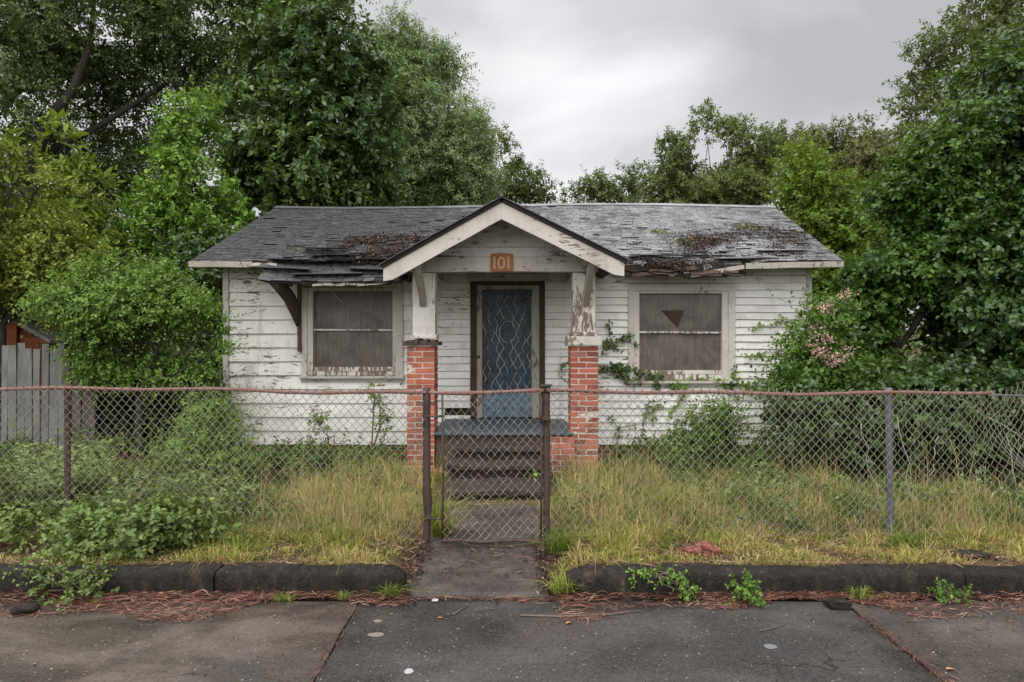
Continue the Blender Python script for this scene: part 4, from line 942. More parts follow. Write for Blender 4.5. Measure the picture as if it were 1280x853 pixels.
def tear(P):
    x = P[:, 0]; z = P[:, 2]; k = smooth(3.55, 4.2, x)
    P = P.copy(); P[:, 0] += k * (0.05 * np.sin(z * 9 + x * 4) - 0.16 * (z - 0.6)); P[:, 1] -= k * 0.10 * np.sin(z * 4); P[:, 2] += k * 0.05 * np.sin(x * 11 + z * 5)
    k2 = np.exp(-((x - 2.60) / 0.12) ** 2) * smooth(0.9, 0.2, z); P[:, 0] += k2 * 0.06; return P
mb = MB(); link_mesh_wires(mb, gr_ + 0.03, 7.2, lambda x: float(fz(x)) + (0.0 if x < 2.4 else 0.03), rail_z, warp=tear); mb.build('wire_mesh', M['wire'], rfence)
mb = MB(); rail(mb, gr_, 3.75); mb.build('top_rail', M['rail'], rfence)
mb = MB(); xs = np.linspace(3.72, 7.2, 30); mb.tube(np.stack([xs, 0 * xs + YF, rail_z(xs) - 0.02 - 0.05 * np.sin((xs - 3.7) * 1.2) ** 2], 1), 0.006, 5); mb.build('tension_wire', M['galv'], rfence)
post(rfence, gr_, M['rust'], 0.028, top=1.285, cap=True); post(rfence, 2.965, M['galv'], 0.027, lean=-0.012); post(rfence, 5.7, M['galv'], 0.028)
# loose ends of wire caught on the mesh
for (x, z0, z1, dx) in ((2.72, 1.0, 0.25, 0.14), (3.02, 1.05, 0.1, 0.12), (4.0, 1.15, 0.3, 0.25), (3.85, 0.9, 0.2, 0.12), (3.3, 0.9, 0.55, -0.05), (4.1, 1.1, 0.5, 0.3), (3.95, 1.18, 0.75, 0.5), (3.7, 1.05, 0.7, 0.6)):
    mb = MB(); zs = np.linspace(z0, z1, 9); mb.tube(np.stack([x + dx * np.linspace(0, 1, 9) + RNG.uniform(-.02, .02, 9), YF - 0.02 + RNG.uniform(-.02, .015, 9), zs], 1), 0.0038, 4); mb.build('loose_wire', M['wire'], rfence)
# ------------------------------------------------------------------ neighbours: plank fence, shed, block pillar
pf = thing('plank_fence', (X(35, 9.2), 9.2, -0.05), 'old grey vertical plank fence with ragged tops at the left edge below the shed', 'fence')
mb = MB(); mbb = MB(); x = -8.6
while x < X(118, 9.2):
    w = RNG.uniform(0.085, 0.125); brown = x > X(76, 9.2); tgt = mbb if brown else mb; h = Z(432, 9.2) + RNG.uniform(-0.05, 0.03) - (0.02 if brown else 0)
    tgt.beam((x + w / 2, 9.2 + RNG.uniform(-.01, .01), -0.2), (x + w / 2 + RNG.uniform(-0.012, 0.012), 9.2 + RNG.uniform(-.02, .02), h), w - 0.008, 0.02, (0, 1, 0), 0.004, None, 0, 4); x += w + RNG.uniform(0.0, 0.012)
mb.build('grey_plank', M['greywood'], pf); mbb.build('brown_plank', M['brownwood'], pf)
for z in (0.3, 1.25):
    mb = MB(); mb.beam((-8.7, 9.235, z), (X(117, 9.2), 9.235, z), 0.035, 0.09, (0, 0, 1), 0.003, None, 0, 8); mb.build('fence_rail', M['brownwood'], pf)
shed = thing('garden_shed', (X(0, 11), 12.2, -0.2), 'orange-brown boarded shed with a dark sloping roof half buried in trees behind the plank fence', 'shed')
mb = MB(); z = -0.2
while z < Z(392, 11.0):
    zz = min(z + 0.12, Z(392, 11)); xr = X(62, 11) if zz < Z(418, 11) else X(40, 11); mb.box(-10.5, xr, 11.0 + RNG.uniform(-.006, .006), 11.03, z, zz - 0.01, 0.003); z += 0.12
mb.box(-10.5, X(60, 11), 11.03, 13.6, -0.2, Z(400, 11)); mb.build('wall', M['redwood'], shed)
mb = MB(); mb.box(X(8, 10.9), X(19, 10.9), 10.93, 11.0, -0.2, Z(394, 11), 0.004); mb.build('corner_post', M['redwood'], shed)
mb = MB(); mb.prism([(-10.7, Z(372, 11)), (X(10, 11), Z(385, 11)), (X(78, 11), Z(425, 11)), (X(78, 11), Z(429, 11)), (X(8, 11), Z(391, 11)), (-10.7, Z(378, 11))], 10.7, 13.9); mb.build('roof', M['shingle'], shed)
bp = thing('block_pillar', (X(1092, 11.5), 11.5, -0.2), 'pale painted block pillar just visible low in the dark hedge right of the pink-flowered shrub', 'pillar')
mb = MB(); brick_block(mb, X(1076, 11.5), X(1109, 11.5), 11.5, 11.9, -0.25, Z(447, 11.5), bl=0.30, bh=0.12); mb.build('blocks', [M['paleblock'], M['stepmat']], bp)

# ------------------------------------------------------------------ trees
shade = tree('shade_tree', 'huge dark fine-leaved tree with a black trunk and crooked boughs, filling the top left corner', 'tree', (X(20, 17), 17),
     [(60, 30, 17, 120, 60, 2.4), (190, 20, 17.5, 110, 60, 2.4), (10, 110, 16.5, 80, 70, 2.0), (130, 90, 18, 90, 45, 1.8), (290, 35, 18, 90, 55, 2.0), (260, 110, 18.5, 80, 45, 1.6), (180, 165, 18.5, 90, 40, 1.6), (90, 190, 19, 80, 45, 1.5), (-60, 40, 17, 100, 90, 2.5), (-80, 190, 17, 90, 90, 2.0), (330, -40, 18, 110, 60, 2.0), (120, -60, 17, 160, 60, 2.4), (40, 260, 19, 110, 50, 1.4), (170, 230, 19, 80, 40, 1.3)],
     15500, 14, 0.55, 0.115, 0.066, 'dark', 0.34, 3.0, 20, limbs=False, gap=-0.34, gf=1.9, wide=False, surf=0.5)
for pts_, rr_ in (([(32, 230, 16.6), (62, 150, 16.6), (92, 112, 16.4), (112, 60, 16.4), (118, 0, 16.6)], [0.22, 0.14, 0.11, 0.07, 0.04]), ([(40, 200, 17), (120, 160, 17.4), (200, 110, 17.6), (260, 60, 17.8)], [0.12, 0.08, 0.06, 0.03])):
    mb = MB(); mb.tube([(X(a, Y_), Y_, Z(b, Y_)) for a, b, Y_ in pts_], rr_, 8); mb.build('bough', M['bark'], shade)
mb = MB(); mb.tube([(X(22, 17), 17.0, 2.6), (X(26, 16.8), 16.8, 4.2), (X(32, 16.6), 16.6, Z(226, 16.6))], [0.27, 0.25, 0.2], 9); mb.build('bough', M['bark'], shade)
tree('vine_draped_tree', 'tall dark broad-leaved tree hung with vines, behind the left half of the house roof', 'tree', (X(385, 16.5), 17.2),
     [(395, 70, 16.8, 70, 60, 1.6), (345, 140, 16.6, 72, 62, 1.6), (430, 150, 16.6, 62, 66, 1.5), (385, 215, 16.8, 95, 55, 1.7), (460, 100, 17, 30, 48, 0.9), (405, 10, 17, 45, 50, 1.2), (330, 225, 16.6, 55, 55, 1.3), (455, 215, 17, 42, 55, 1.2), (350, 60, 17.2, 50, 50, 1.2), (302, 235, 16.9, 40, 42, 1.0), (360, -40, 17.2, 70, 50, 1.4), (400, 300, 17.5, 110, 60, 1.4)],
     6800, 12, 0.42, 0.165, 0.085, 'broad', 0.28, 4.5, 50, gap=-0.28, gf=1.9, surf=0.42, hang=0.25, sprig=0.05)
tree('willow_tree', 'soft grey-green feathery tree with bare-tipped boughs, behind the roof left of the gable', 'tree', (X(540, 24), 25),
     [(530, 165, 24, 62, 62, 2.0), (488, 120, 24, 45, 60, 1.7), (575, 225, 24, 50, 52, 1.7), (525, 95, 24, 38, 48, 1.4), (590, 175, 24.4, 24, 38, 1.1), (500, 220, 23.6, 70, 55, 2.0), (500, 42, 24, 24, 20, 0.7), (470, 62, 24, 22, 24, 0.7), (558, 82, 24, 22, 18, 0.7), (545, 300, 24, 90, 50, 2)],
     11500, 18, 0.6, 0.15, 0.046, 'willow', 0.16, 5.5, 40, gap=-0.5, gf=1.6, wide=False, surf=0.42, hang=0.35, up=0.5, sprig=0.03)
tree('background_tree', 'small pale green tree peeping over the ridge right beside the porch gable on its left', 'tree', (X(645, 28), 28.5),
     [(625, 190, 28, 22, 24, 0.9), (650, 235, 28, 35, 24, 1.2), (612, 235, 27.5, 25, 32, 1.0), (675, 250, 28, 18, 15, 0.7), (645, 300, 28, 60, 45, 1.8), (640, 205, 28, 12, 18, 0.5)],
     2600, 12, 0.42, 0.15, 0.08, 'far', 0.10, 4.2, 30, gap=-0.25, gf=1.5, wide=False, sprig=0.03)
tree('background_tree', 'low row of ragged treetop sprigs over the ridge just right of the gable', 'tree', (X(745, 31), 31.5),
     [(718, 250, 31, 22, 20, 0.9), (745, 240, 31, 20, 24, 0.9), (772, 246, 31, 24, 22, 0.9), (795, 236, 31, 12, 30, 0.6), (730, 228, 31, 6, 12, 0.3), (752, 226, 31, 6, 12, 0.3), (775, 225, 31, 6, 12, 0.3), (798, 212, 31, 6, 10, 0.3), (755, 300, 31, 70, 45, 2)],
     2400, 12, 0.42, 0.16, 0.085, 'far', 0.08, 4.5, 30, gap=-0.3, gf=1.5, wide=False, up=0.8, sprig=0.04)
tree('open_crowned_tree', 'open-crowned tree with visible slanting stems and airy tufts, behind the right half of the roof', 'tree', (X(885, 26), 26.5),
     [(882, 158, 26, 18, 24, 0.8), (884, 185, 26, 14, 22, 0.6), (875, 215, 26, 24, 24, 0.8), (857, 185, 26, 12, 14, 0.5), (850, 210, 26, 26, 26, 1.0), (918, 165, 26, 14, 16, .5), (908, 185, 26, 30, 34, 1.2), (895, 240, 26, 60, 28, 1.8), (828, 235, 26, 26, 30, 1.0), (945, 200, 26.5, 30, 34, 1.1), (972, 180, 27, 22, 20, 0.8), (835, 180, 26, 12, 12, 0.5), (925, 245, 26, 50, 25, 1.4), (880, 300, 26, 100, 40, 2)],
     6800, 12, 0.42, 0.15, 0.08, 'far', 0.055, 3.2, 60, gap=-0.36, gf=1.7, wide=False, sprig=0.02)
tree('round_brownish_tree', 'rounded olive-brown tree with dense twiggy top, right of the open-crowned tree behind the roof corner', 'tree', (X(1060, 30), 30.5),
     [(1060, 200, 30, 52, 46, 2.2), (1015, 195, 30, 38, 32, 1.6), (1098, 220, 30, 36, 42, 1.6), (1050, 250, 30, 70, 40, 2.2), (1050, 310, 30, 100, 45, 2.2)],
     8200, 12, 0.45, 0.16, 0.085, 'brown', 0.12, 5.0, 60, gap=-0.4, gf=1.4, wide=False, sprig=0.02)
tree('airy_tree', 'tall airy tree with sky between its leafy boughs at the top right corner', 'tree', (X(1290, 20), 20.5),
     [(1245, 20, 20, 55, 36, 1.6), (1180, 62, 20, 36, 30, 1.2), (1152, 118, 20, 34, 24, 1.1), (1205, 112, 20.5, 40, 30, 1.3), (1265, 85, 20, 55, 40, 1.5), (1335, 60, 20, 80, 80, 1.8), (1160, 165, 20.5, 40, 28, 1.2), (1140, 95, 20, 18, 14, 0.6), (1210, 5, 20, 26, 18, 0.8), (1300, -40, 20, 90, 50, 1.6), (1160, 220, 21, 50, 40, 1.3)],
     5600, 12, 0.36, 0.13, 0.075, 'far', 0.11, 5.5, 60, gap=-0.12, gf=2.3, wide=False, sprig=0.03)
tree('lime_green_tree', 'bright yellow-green young tree beside the right end of the house roof', 'tree', (X(1030, 14), 14.4),
     [(1005, 240, 14, 34, 40, 0.8), (1050, 262, 13.8, 44, 42, 0.9), (1000, 205, 14.4, 24, 26, 0.6), (1020, 305, 13.6, 48, 45, 0.9), (1070, 310, 13.2, 45, 45, 0.9), (1040, 370, 13, 60, 55, 1.0), (1050, 440, 13, 60, 60, 1.0)],
     2900, 10, 0.32, 0.105, 0.066, 'lime', 0.10, 2.4, 40, gap=-0.3, gf=2.6, surf=0.36)
tree('young_green_tree', 'slender bright green tree rising above the bush left of the house', 'tree', (X(235, 12.6), 12.8),
     [(242, 148, 12.5, 24, 30, 0.5), (235, 190, 12.5, 34, 36, 0.7), (248, 240, 12.5, 44, 42, 0.8), (205, 285, 12.5, 60, 42, 0.9), (275, 285, 12.5, 40, 40, 0.8), (230, 330, 12.6, 80, 40, 0.9), (160, 320, 12.4, 50, 40, 0.8)],
     3100, 10, 0.32, 0.105, 0.058, 'bright', 0.09, 2.0, 40, gap=-0.32, gf=2.6, surf=0.36, hang=0.25)
tree('big_leaf_sapling', 'upright sapling with tiers of large yellow-green leaves, above the shed at the left', 'tree', (X(80, 11.6), 11.9),
     [(78, 165, 11.5, 16, 18, 0.3), (80, 195, 11.5, 26, 22, 0.45), (88, 230, 11.5, 38, 26, 0.6), (85, 270, 11.5, 46, 30, 0.7), (10, 190, 11, 22, 30, 0.4), (110, 300, 11.5, 45, 30, 0.6)],
     190, 9, 0.30, 0.21, 0.070, 'lime', 0.05, 2.4, 20, gap=-0.9, surf=0.5, hang=0.3, spread=1.3, up=0.25)
tree('olive_leaved_tree', 'spreading olive-yellow tree with a few rusty leaves at the left edge over the shed', 'tree', (X(-10, 10.4), 10.6),
     [(40, 250, 10.3, 55, 32, 0.8), (0, 290, 10.3, 80, 36, 0.9), (70, 310, 10.2, 50, 30, 0.7), (20, 350, 10.2, 80, 30, 0.8), (-50, 230, 10.3, 60, 50, 0.8), (-60, 330, 10.3, 70, 60, 0.8), (8, 210, 10.4, 24, 24, 0.4)],
     4200, 12, 0.30, 0.070, 0.036, 'yellow', 0.07, 1.9, 30, gap=-0.25, gf=2.8, surf=0.42)
tree('dark_hedge_tree', 'dark dense tree pressed against the left end wall of the house', 'tree', (X(225, 12.0), 12.0),
     [(250, 330, 11.8, 45, 45, 0.6), (225, 370, 11.8, 60, 50, 0.7), (262, 400, 11.5, 26, 60, 0.6), (255, 470, 11.2, 30, 60, 0.6), (180, 420, 12, 80, 70, 0.8), (100, 330, 12.8, 80, 50, 0.9), (60, 400, 13.2, 120, 60, 0.9)],
     3600, 11, 0.30, 0.095, 0.055, 'broad', 0.12, 1.8, 30, gap=-0.6, surf=0.36)
tree('fresh_green_bush', 'big fresh green bush between the plank fence and the left house corner', 'bush', (X(165, 9.0), 9.2),
     [(150, 352, 9.2, 34, 24, 0.4), (110, 368, 9.0, 32, 20, 0.4), (190, 366, 9.1, 34, 24, 0.4), (70, 378, 9.0, 26, 16, 0.35), (225, 385, 9.1, 30, 24, 0.4), (255, 408, 9.1, 24, 22, 0.35), (140, 390, 8.9, 40, 28, 0.45), (190, 410, 8.9, 44, 32, 0.45), (235, 435, 9.0, 36, 30, 0.4), (150, 430, 9.0, 40, 34, 0.45), (195, 455, 9.1, 50, 24, 0.45), (120, 338, 9.2, 12, 18, 0.2), (152, 328, 9.2, 9, 15, 0.16), (205, 345, 9.1, 14, 14, 0.2), (95, 396, 8.9, 24, 14, 0.3), (270, 432, 9.0, 16, 14, 0.25), (130, 455, 9.2, 30, 26, 0.35)],
     5600, 12, 0.22, 0.050, 0.031, 'bush', 0.06, 0.9, 50, gap=-0.10, gf=3.3, surf=0.42, hang=0.25, sprig=0.38)
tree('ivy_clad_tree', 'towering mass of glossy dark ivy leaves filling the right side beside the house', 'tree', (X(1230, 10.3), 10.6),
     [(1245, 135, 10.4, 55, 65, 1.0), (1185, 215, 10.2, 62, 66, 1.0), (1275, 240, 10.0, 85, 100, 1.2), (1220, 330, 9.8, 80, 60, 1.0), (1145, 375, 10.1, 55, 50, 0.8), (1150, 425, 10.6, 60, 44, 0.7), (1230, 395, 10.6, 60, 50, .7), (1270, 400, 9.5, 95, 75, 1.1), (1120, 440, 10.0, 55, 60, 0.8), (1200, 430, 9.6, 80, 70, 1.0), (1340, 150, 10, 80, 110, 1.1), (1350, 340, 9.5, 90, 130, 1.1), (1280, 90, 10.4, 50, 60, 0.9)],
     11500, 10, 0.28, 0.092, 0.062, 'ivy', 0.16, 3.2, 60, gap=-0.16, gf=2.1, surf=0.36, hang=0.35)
tree('lit_side_tree', 'leafy tree whose bright green paints in the lit upper-left side of the dark ivy mass, by the right end of the roof', 'tree', (X(1110, 10.6), 10.9),
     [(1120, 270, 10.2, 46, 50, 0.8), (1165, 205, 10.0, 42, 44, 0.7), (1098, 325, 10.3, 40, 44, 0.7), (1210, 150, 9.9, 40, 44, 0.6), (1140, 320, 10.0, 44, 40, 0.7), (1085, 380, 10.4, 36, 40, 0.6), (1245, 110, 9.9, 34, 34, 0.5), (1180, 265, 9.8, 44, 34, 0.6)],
     4600, 10, 0.28, 0.088, 0.058, 'ivy2', 0.09, 2.0, 50, gap=-0.15, gf=2.6, surf=0.38, hang=0.3)  # lit side of the ivy mass painted as brighter leaves
tree('dark_shrub', 'dark leafy undergrowth behind the fence post at the right', 'shrub', (X(1190, 8.4), 8.7),
     [(1010, 530, 8.7, 40, 45, 0.4), (1080, 530, 8.6, 55, 55, 0.5), (1160, 530, 8.4, 60, 55, 0.5), (1240, 540, 8.2, 60, 60, 0.5), (1310, 520, 8.2, 60, 80, 0.6), (1200, 490, 8.7, 90, 40, 0.5), (1120, 490, 8.8, 60, 35, 0.4)],
     3000, 10, 0.24, 0.088, 0.056, 'ivy', 0.05, 0.4, 40, gap=-0.55, gf=3.0, surf=0.4, rbias=-0.12)

tree('dark_shrub', 'undergrowth below the big fresh green bush, its shade put into dark leaves, seen through the left chain-link', 'shrub', (X(190, 9.9), 10.0),
     [(160, 520, 9.9, 50, 44, 0.35), (215, 515, 9.9, 44, 50, 0.35), (120, 520, 9.6, 30, 36, 0.3), (185, 480, 10.1, 70, 36, 0.4), (255, 510, 10.0, 24, 44, 0.3)],
     1500, 10, 0.24, 0.085, 0.052, 'ivy', 0.05, 0.4, 30, gap=-0.5, gf=3.0, rbias=-0.15)  # shade under the bush is put into the dark leaf colour
# pink-flowered shrub: leaves, then clusters of petals
fs = tree('flowering_shrub', 'leafy shrub with clusters of dusty pink flowers against the right corner of the house', 'shrub', (X(1035, 9.3), 9.6),
     [(1035, 415, 9.3, 40, 34, 0.45), (1020, 455, 9.3, 52, 36, 0.5), (1065, 470, 9.3, 40, 40, 0.5), (1000, 480, 9.4, 40, 30, 0.4), (1040, 385, 9.3, 22, 16, 0.3), (1030, 510, 9.4, 60, 40, 0.5)],
     1800, 9, 0.26, 0.066, 0.042, 'ivy2', 0.03, 0.6, 50, gap=-0.15, gf=3.2, surf=0.42, sprig=0.2)
fl = px_lobes([(1058, 372, 8.95, 10, 6, 0.1), (1033, 385, 8.95, 10, 8, 0.1), (1022, 415, 8.85, 9, 8, 0.1), (1030, 440, 8.82, 10, 6, 0.1), (1045, 448, 8.8, 12, 7, 0.1), (1018, 432, 8.85, 6, 10, 0.1), (1060, 440, 8.85, 7, 6, 0.08), (1035, 425, 8.85, 6, 5, 0.08), (1040, 455, 8.82, 8, 5, .08)])
foliage('blossom', fs, fl, 230, 4, 0.07, 0.026, 0.022, LM['flower'], gap=-2, surf=0.5)

# shrubs along the right-hand wall, weeds by the left-hand wall
tree('wall_shrub', 'loose green shrub growing against the siding under the right window', 'shrub', (X(890, 9.9), 10.0),
     [(908, 520, 9.9, 26, 28, 0.3), (880, 540, 9.9, 34, 18, 0.3), (845, 555, 9.9, 26, 12, 0.25), (930, 500, 9.9, 16, 14, 0.2), (915, 560, 9.8, 44, 18, 0.3), (960, 560, 9.8, 26, 20, 0.25), (865, 520, 9.9, 10, 8, 0.1), (895, 498, 9.9, 8, 8, .1)],
     950, 9, 0.26, 0.056, 0.036, 'bright', 0.03, 0.2, 30, gap=-0.2, gf=4.0)
tree('wall_shrub', 'small dark green shrub against the wide boards below the left window', 'shrub', (X(408, 10.1), 10.2),
     [(405, 540, 10.1, 16, 22, 0.18), (425, 555, 10.1, 18, 18, 0.2), (400, 565, 10.0, 28, 14, 0.2)],
     330, 9, 0.16, 0.050, 0.032, 'bush', 0.02, 0.2, 14, gap=-0.6, rbias=-0.1)
tree('tall_weed', 'tall feathery green weed left of the house corner behind the chain-link', 'weed', (X(265, 8.4), 8.5),
     [(265, 530, 8.4, 32, 30, 0.3), (285, 560, 8.4, 30, 24, 0.3), (245, 560, 8.4, 40, 30, 0.35), (270, 590, 8.3, 50, 24, 0.35), (250, 505, 8.4, 12, 16, 0.15)],
     900, 12, 0.26, 0.070, 0.020, 'bush', 0.02, 0.3, 30, gap=-0.45, gf=4, wide=False)
def sapling(mb): pass
tree('thin_sapling', 'thin curved sapling stem with sparse leaves, left of the left brick pier', 'sapling', (X(462, 9.8), 9.9),
     [(474, 505, 9.8, 8, 16, 0.12), (480, 530, 9.8, 10, 14, 0.12), (466, 490, 9.8, 6, 8, 0.1)],
     60, 7, 0.14, 0.050, 0.028, 'bush', 0.014, 0.75, 8, 'stem', gap=-2, partname='stem',
     extra=lambda mb: mb.tube([(X(462, 9.8), 9.85, -0.2), (X(466, 9.8), 9.82, Z(560, 9.8)), (X(475, 9.8), 9.8, Z(535, 9.8)), (X(475, 9.8), 9.8, Z(508, 9.8)), (X(466, 9.8), 9.8, Z(488, 9.8))], [0.02, 0.018, 0.014, 0.010, 0.006], 6))

# vines creeping on the right-hand wall
def vine(label, paths, per=26, ls=0.06, mat='broad', Y=YW - 0.05):
    p0 = paths[0][0]; t = thing('climbing_vine', (X(p0[0], Y), Y, Z(p0[1], Y)), label, 'vine'); mb = MB(); PP = []
    for pth in paths:
        q = np.array([(X(a, Y), Y + RNG.uniform(-0.02, 0.01), Z(b, Y)) for a, b in pth]); u = np.linspace(0, 1, 14); s0 = np.linspace(0, 1, len(q))
        c = np.stack([np.interp(u, s0, q[:, k]) for k in range(3)], 1) + RNG.uniform(-0.012, 0.012, (14, 3)); mb.tube(c, np.linspace(0.007, 0.003, 14), 5)
        n = int(per * max(1, np.linalg.norm(q[-1] - q[0]) / 0.5)); tt = RNG.random(n)
        PP.append(np.stack([np.interp(tt, u, c[:, k]) for k in range(3)], 1) + RNG.normal(0, 0.022, (n, 3)))
    mb.build('stem', M['stem'], t); P = np.concatenate(PP); P[:, 1] = np.minimum(P[:, 1], YW - 0.04); n = len(P)
    D = nrmz(RNG.normal(size=(n, 3)) * np.array((1, 0.4, 1)) + np.array((0, -0.2, -0.2))); N = nrmz(np.array((0, -1, 0.5)) + RNG.normal(size=(n, 3)) * 0.4)
    V, Fc, rr = leaf_geo(P, D, N, ls * RNG.uniform(0.6, 1.3, n), ls * 0.7 * RNG.uniform(0.6, 1.2, n), np.clip(RNG.random(n) * 0.9, 0, 1)); mesh_np('leaves', V, Fc, LM[mat], t, rr)
vine('green ivy twig on the siding between the right brick pier and the right window', [[(752, 440), (768, 428), (782, 424), (798, 434)], [(762, 432), (762, 404)], [(768, 428), (790, 418)], [(752, 430), (776, 438)]], 30, 0.055)
vine('leafy vine clinging below the left end of the right window sill', [[(748, 462), (770, 458), (800, 466), (826, 470)], [(780, 462), (782, 476), (800, 478)], [(818, 470), (822, 484)], [(770, 458), (776, 470)]], 60, 0.065)
vine('straggling vine running along the right wall under the window towards the flowering shrub', [[(838, 480), (880, 474), (930, 482), (985, 470)], [(917, 482), (918, 458)], [(860, 478), (850, 500), (838, 520)], [(925, 480), (960, 490)], [(900, 478), (925, 500)], [(835, 476), (850, 488)]], 34, 0.06, 'bush')
vine('sparse shoots straying over the boards from the flowering shrub', [[(1000, 400), (970, 404), (942, 410)], [(1000, 415), (985, 408), (975, 395)], [(1000, 440), (960, 440), (930, 448)], [(1000, 430), (970, 425)]], 22, 0.05, 'bush')
vine('thin creeper scattered on the low siding right of the right pier', [[(800, 560), (806, 520), (812, 500)], [(770, 560), (776, 530)], [(806, 520), (830, 506)], [(760, 520), (775, 535), (800, 530)], [(815, 530), (816, 500)]], 22, 0.05, 'bush')
vine('tiny leaves creeping on the porch siding left of the right pier', [[(705, 455), (698, 470), (712, 480)], [(712, 452), (700, 458)]], 14, 0.035, 'bush')

# weeds and creepers at the kerb
def weed(name, label, lobes, K, m, Ls, Ln, Wd, mat, **kw):
    lob = px_lobes(lobes); b = lob[0]; t = thing(name, (b[0], b[1], max(0.0, b[2] - b[5])), label, 'weed')
    ob, p = foliage('leaves', t, lob, K, m, Ls, Ln, Wd, LM[mat], **kw); mb = MB()
    for q in p[RNG.choice(len(p), min(18, len(p)), replace=False)]:
        mb.tube(wig((b[0] + RNG.uniform(-.05, .05), b[1] + 0.03, max(0.01, b[2] - b[5])), q, 4, 0.02), [0.004, 0.003, 0.003, 0.002], 4)
    mb.build('stem', M['stem'], t)
weed('kerb_weed', 'leafy green weed trailing over the left kerb into the gutter', [(105, 735, 4.32, 32, 24, 0.07), (60, 722, 4.36, 20, 22, 0.06), (75, 758, 4.24, 28, 12, 0.08), (120, 715, 4.38, 16, 18, 0.05), (40, 705, 4.42, 18, 12, 0.06)], 150, 8, 0.075, 0.027, 0.018, 'weed', gap=-1, surf=0.5)
weed('kerb_weed', 'trailing creeper hanging down the face of the right kerb near its rounded end', [(812, 712, 4.39, 22, 8, 0.03), (840, 720, 4.35, 18, 9, 0.03), (860, 735, 4.31, 10, 12, 0.03), (798, 718, 4.38, 8, 12, 0.03)], 70, 7, 0.05, 0.024, 0.017, 'bush', gap=-1, up=-0.3, hang=0.4)
weed('kerb_weed', 'small round green sprig growing at the foot of the right kerb', [(933, 740, 4.28, 13, 16, 0.06), (942, 752, 4.25, 9, 8, 0.05)], 40, 9, 0.06, 0.030, 0.022, 'bush', gap=-1)
weed('kerb_weed', 'low weed tuft in the pine straw at the far right kerb foot', [(1192, 745, 4.28, 17, 9, 0.05), (1182, 738, 4.3, 10, 7, 0.04)], 26, 9, 0.07, 0.030, 0.015, 'bush', gap=-1)

# broad-leaved ground cover left of the path
gc_l = [(60, 655, 5.05, 90, 24, 0.4), (170, 664, 4.95, 80, 24, 0.34), (230, 660, 5.0, 52, 26, 0.32), (130, 618, 5.9, 110, 24, 0.5), (40, 604, 6.4, 110, 20, 0.6), (190, 590, 7.0, 60, 12, 0.4), (-60, 640, 5.2, 90, 34, 0.5), (110, 690, 4.72, 60, 13, 0.14), (20, 702, 4.62, 60, 11, 0.1), (80, 572, 7.4, 70, 12, 0.4), (280, 620, 6.4, 40, 14, 0.3), (-140, 620, 5.4, 110, 44, .6), (215, 640, 5.1, 36, 14, 0.2)]
o, _ = foliage('ground_cover', None, px_lobes(gc_l), 3600, 9, 0.15, 0.048, 0.030, LM['weed'], gap=-0.02, gf=5.0, surf=0.4, zmin=0.08, up=0.8, hang=0.25); tag(o, 'dense matt green broad-leaved weeds on the verge and yard left of the path', 'ground cover', kind='stuff')
gw_l = [(x, 578 + RNG.uniform(-8, 8), 9.6, 26, 16, 0.4) for x in range(300, 520, 28)] + [(x, 575 + RNG.uniform(-6, 6), 9.3, 30, 14, 0.4) for x in range(770, 1000, 34)] + [(560, 600, 7.6, 8, 14, 0.1), (552, 585, 7.8, 8, 10, .1), (676, 590, 7.9, 6, 8, .08)] + [(x, 568, 9.0, 50, 16, 0.4) for x in range(10, 240, 60)]
o, _ = foliage('ground_cover', None, px_lobes(gw_l), 1900, 9, 0.16, 0.060, 0.034, LM['bush'], gap=-0.3, gf=5.0, surf=0.45, up=0.8, rbias=-0.1); tag(o, 'low green weeds along the foot of the house walls', 'ground cover', kind='stuff')
yw_l = [(RNG.uniform(270, 520), RNG.uniform(600, 650), 0, 0, 0, 0) for _ in range(0)]
wl_ = []
for _ in range(60):
    xx, yy = RNG.uniform(-4.6, 5.2), RNG.uniform(5.5, 9.4)
    if -1.5 < xx < 1.2 and yy > 6.6 or abs(xx + 0.235) < 0.6: continue
    wl_.append((xx, yy, float(ground_z(xx, yy)) + 0.12, RNG.uniform(0.08, 0.22), RNG.uniform(0.08, 0.2), RNG.uniform(0.06, 0.14)))
o, _ = foliage('yard_weeds', None, wl_, 900, 8, 0.14, 0.042, 0.026, LM['weed'], gap=-1, surf=0.5, up=0.9); tag(o, 'scattered small green weeds among the yard grass', 'weeds', kind='stuff')
# distant woodland closing the view at eye level
fw = [(px, 380 + RNG.uniform(-20, 25), 42 + RNG.uniform(-3, 6), 90, 90, 2.5) for px in range(-900, 2200, 70)]
o, _ = foliage('woodland', None, px_lobes(fw), 9000, 8, 0.9, 0.42, 0.26, LM['far'], gap=-0.6, gf=0.8, wide=False, surf=0.4); tag(o, 'distant green woodland behind the house and gardens', 'woodland', kind='stuff')

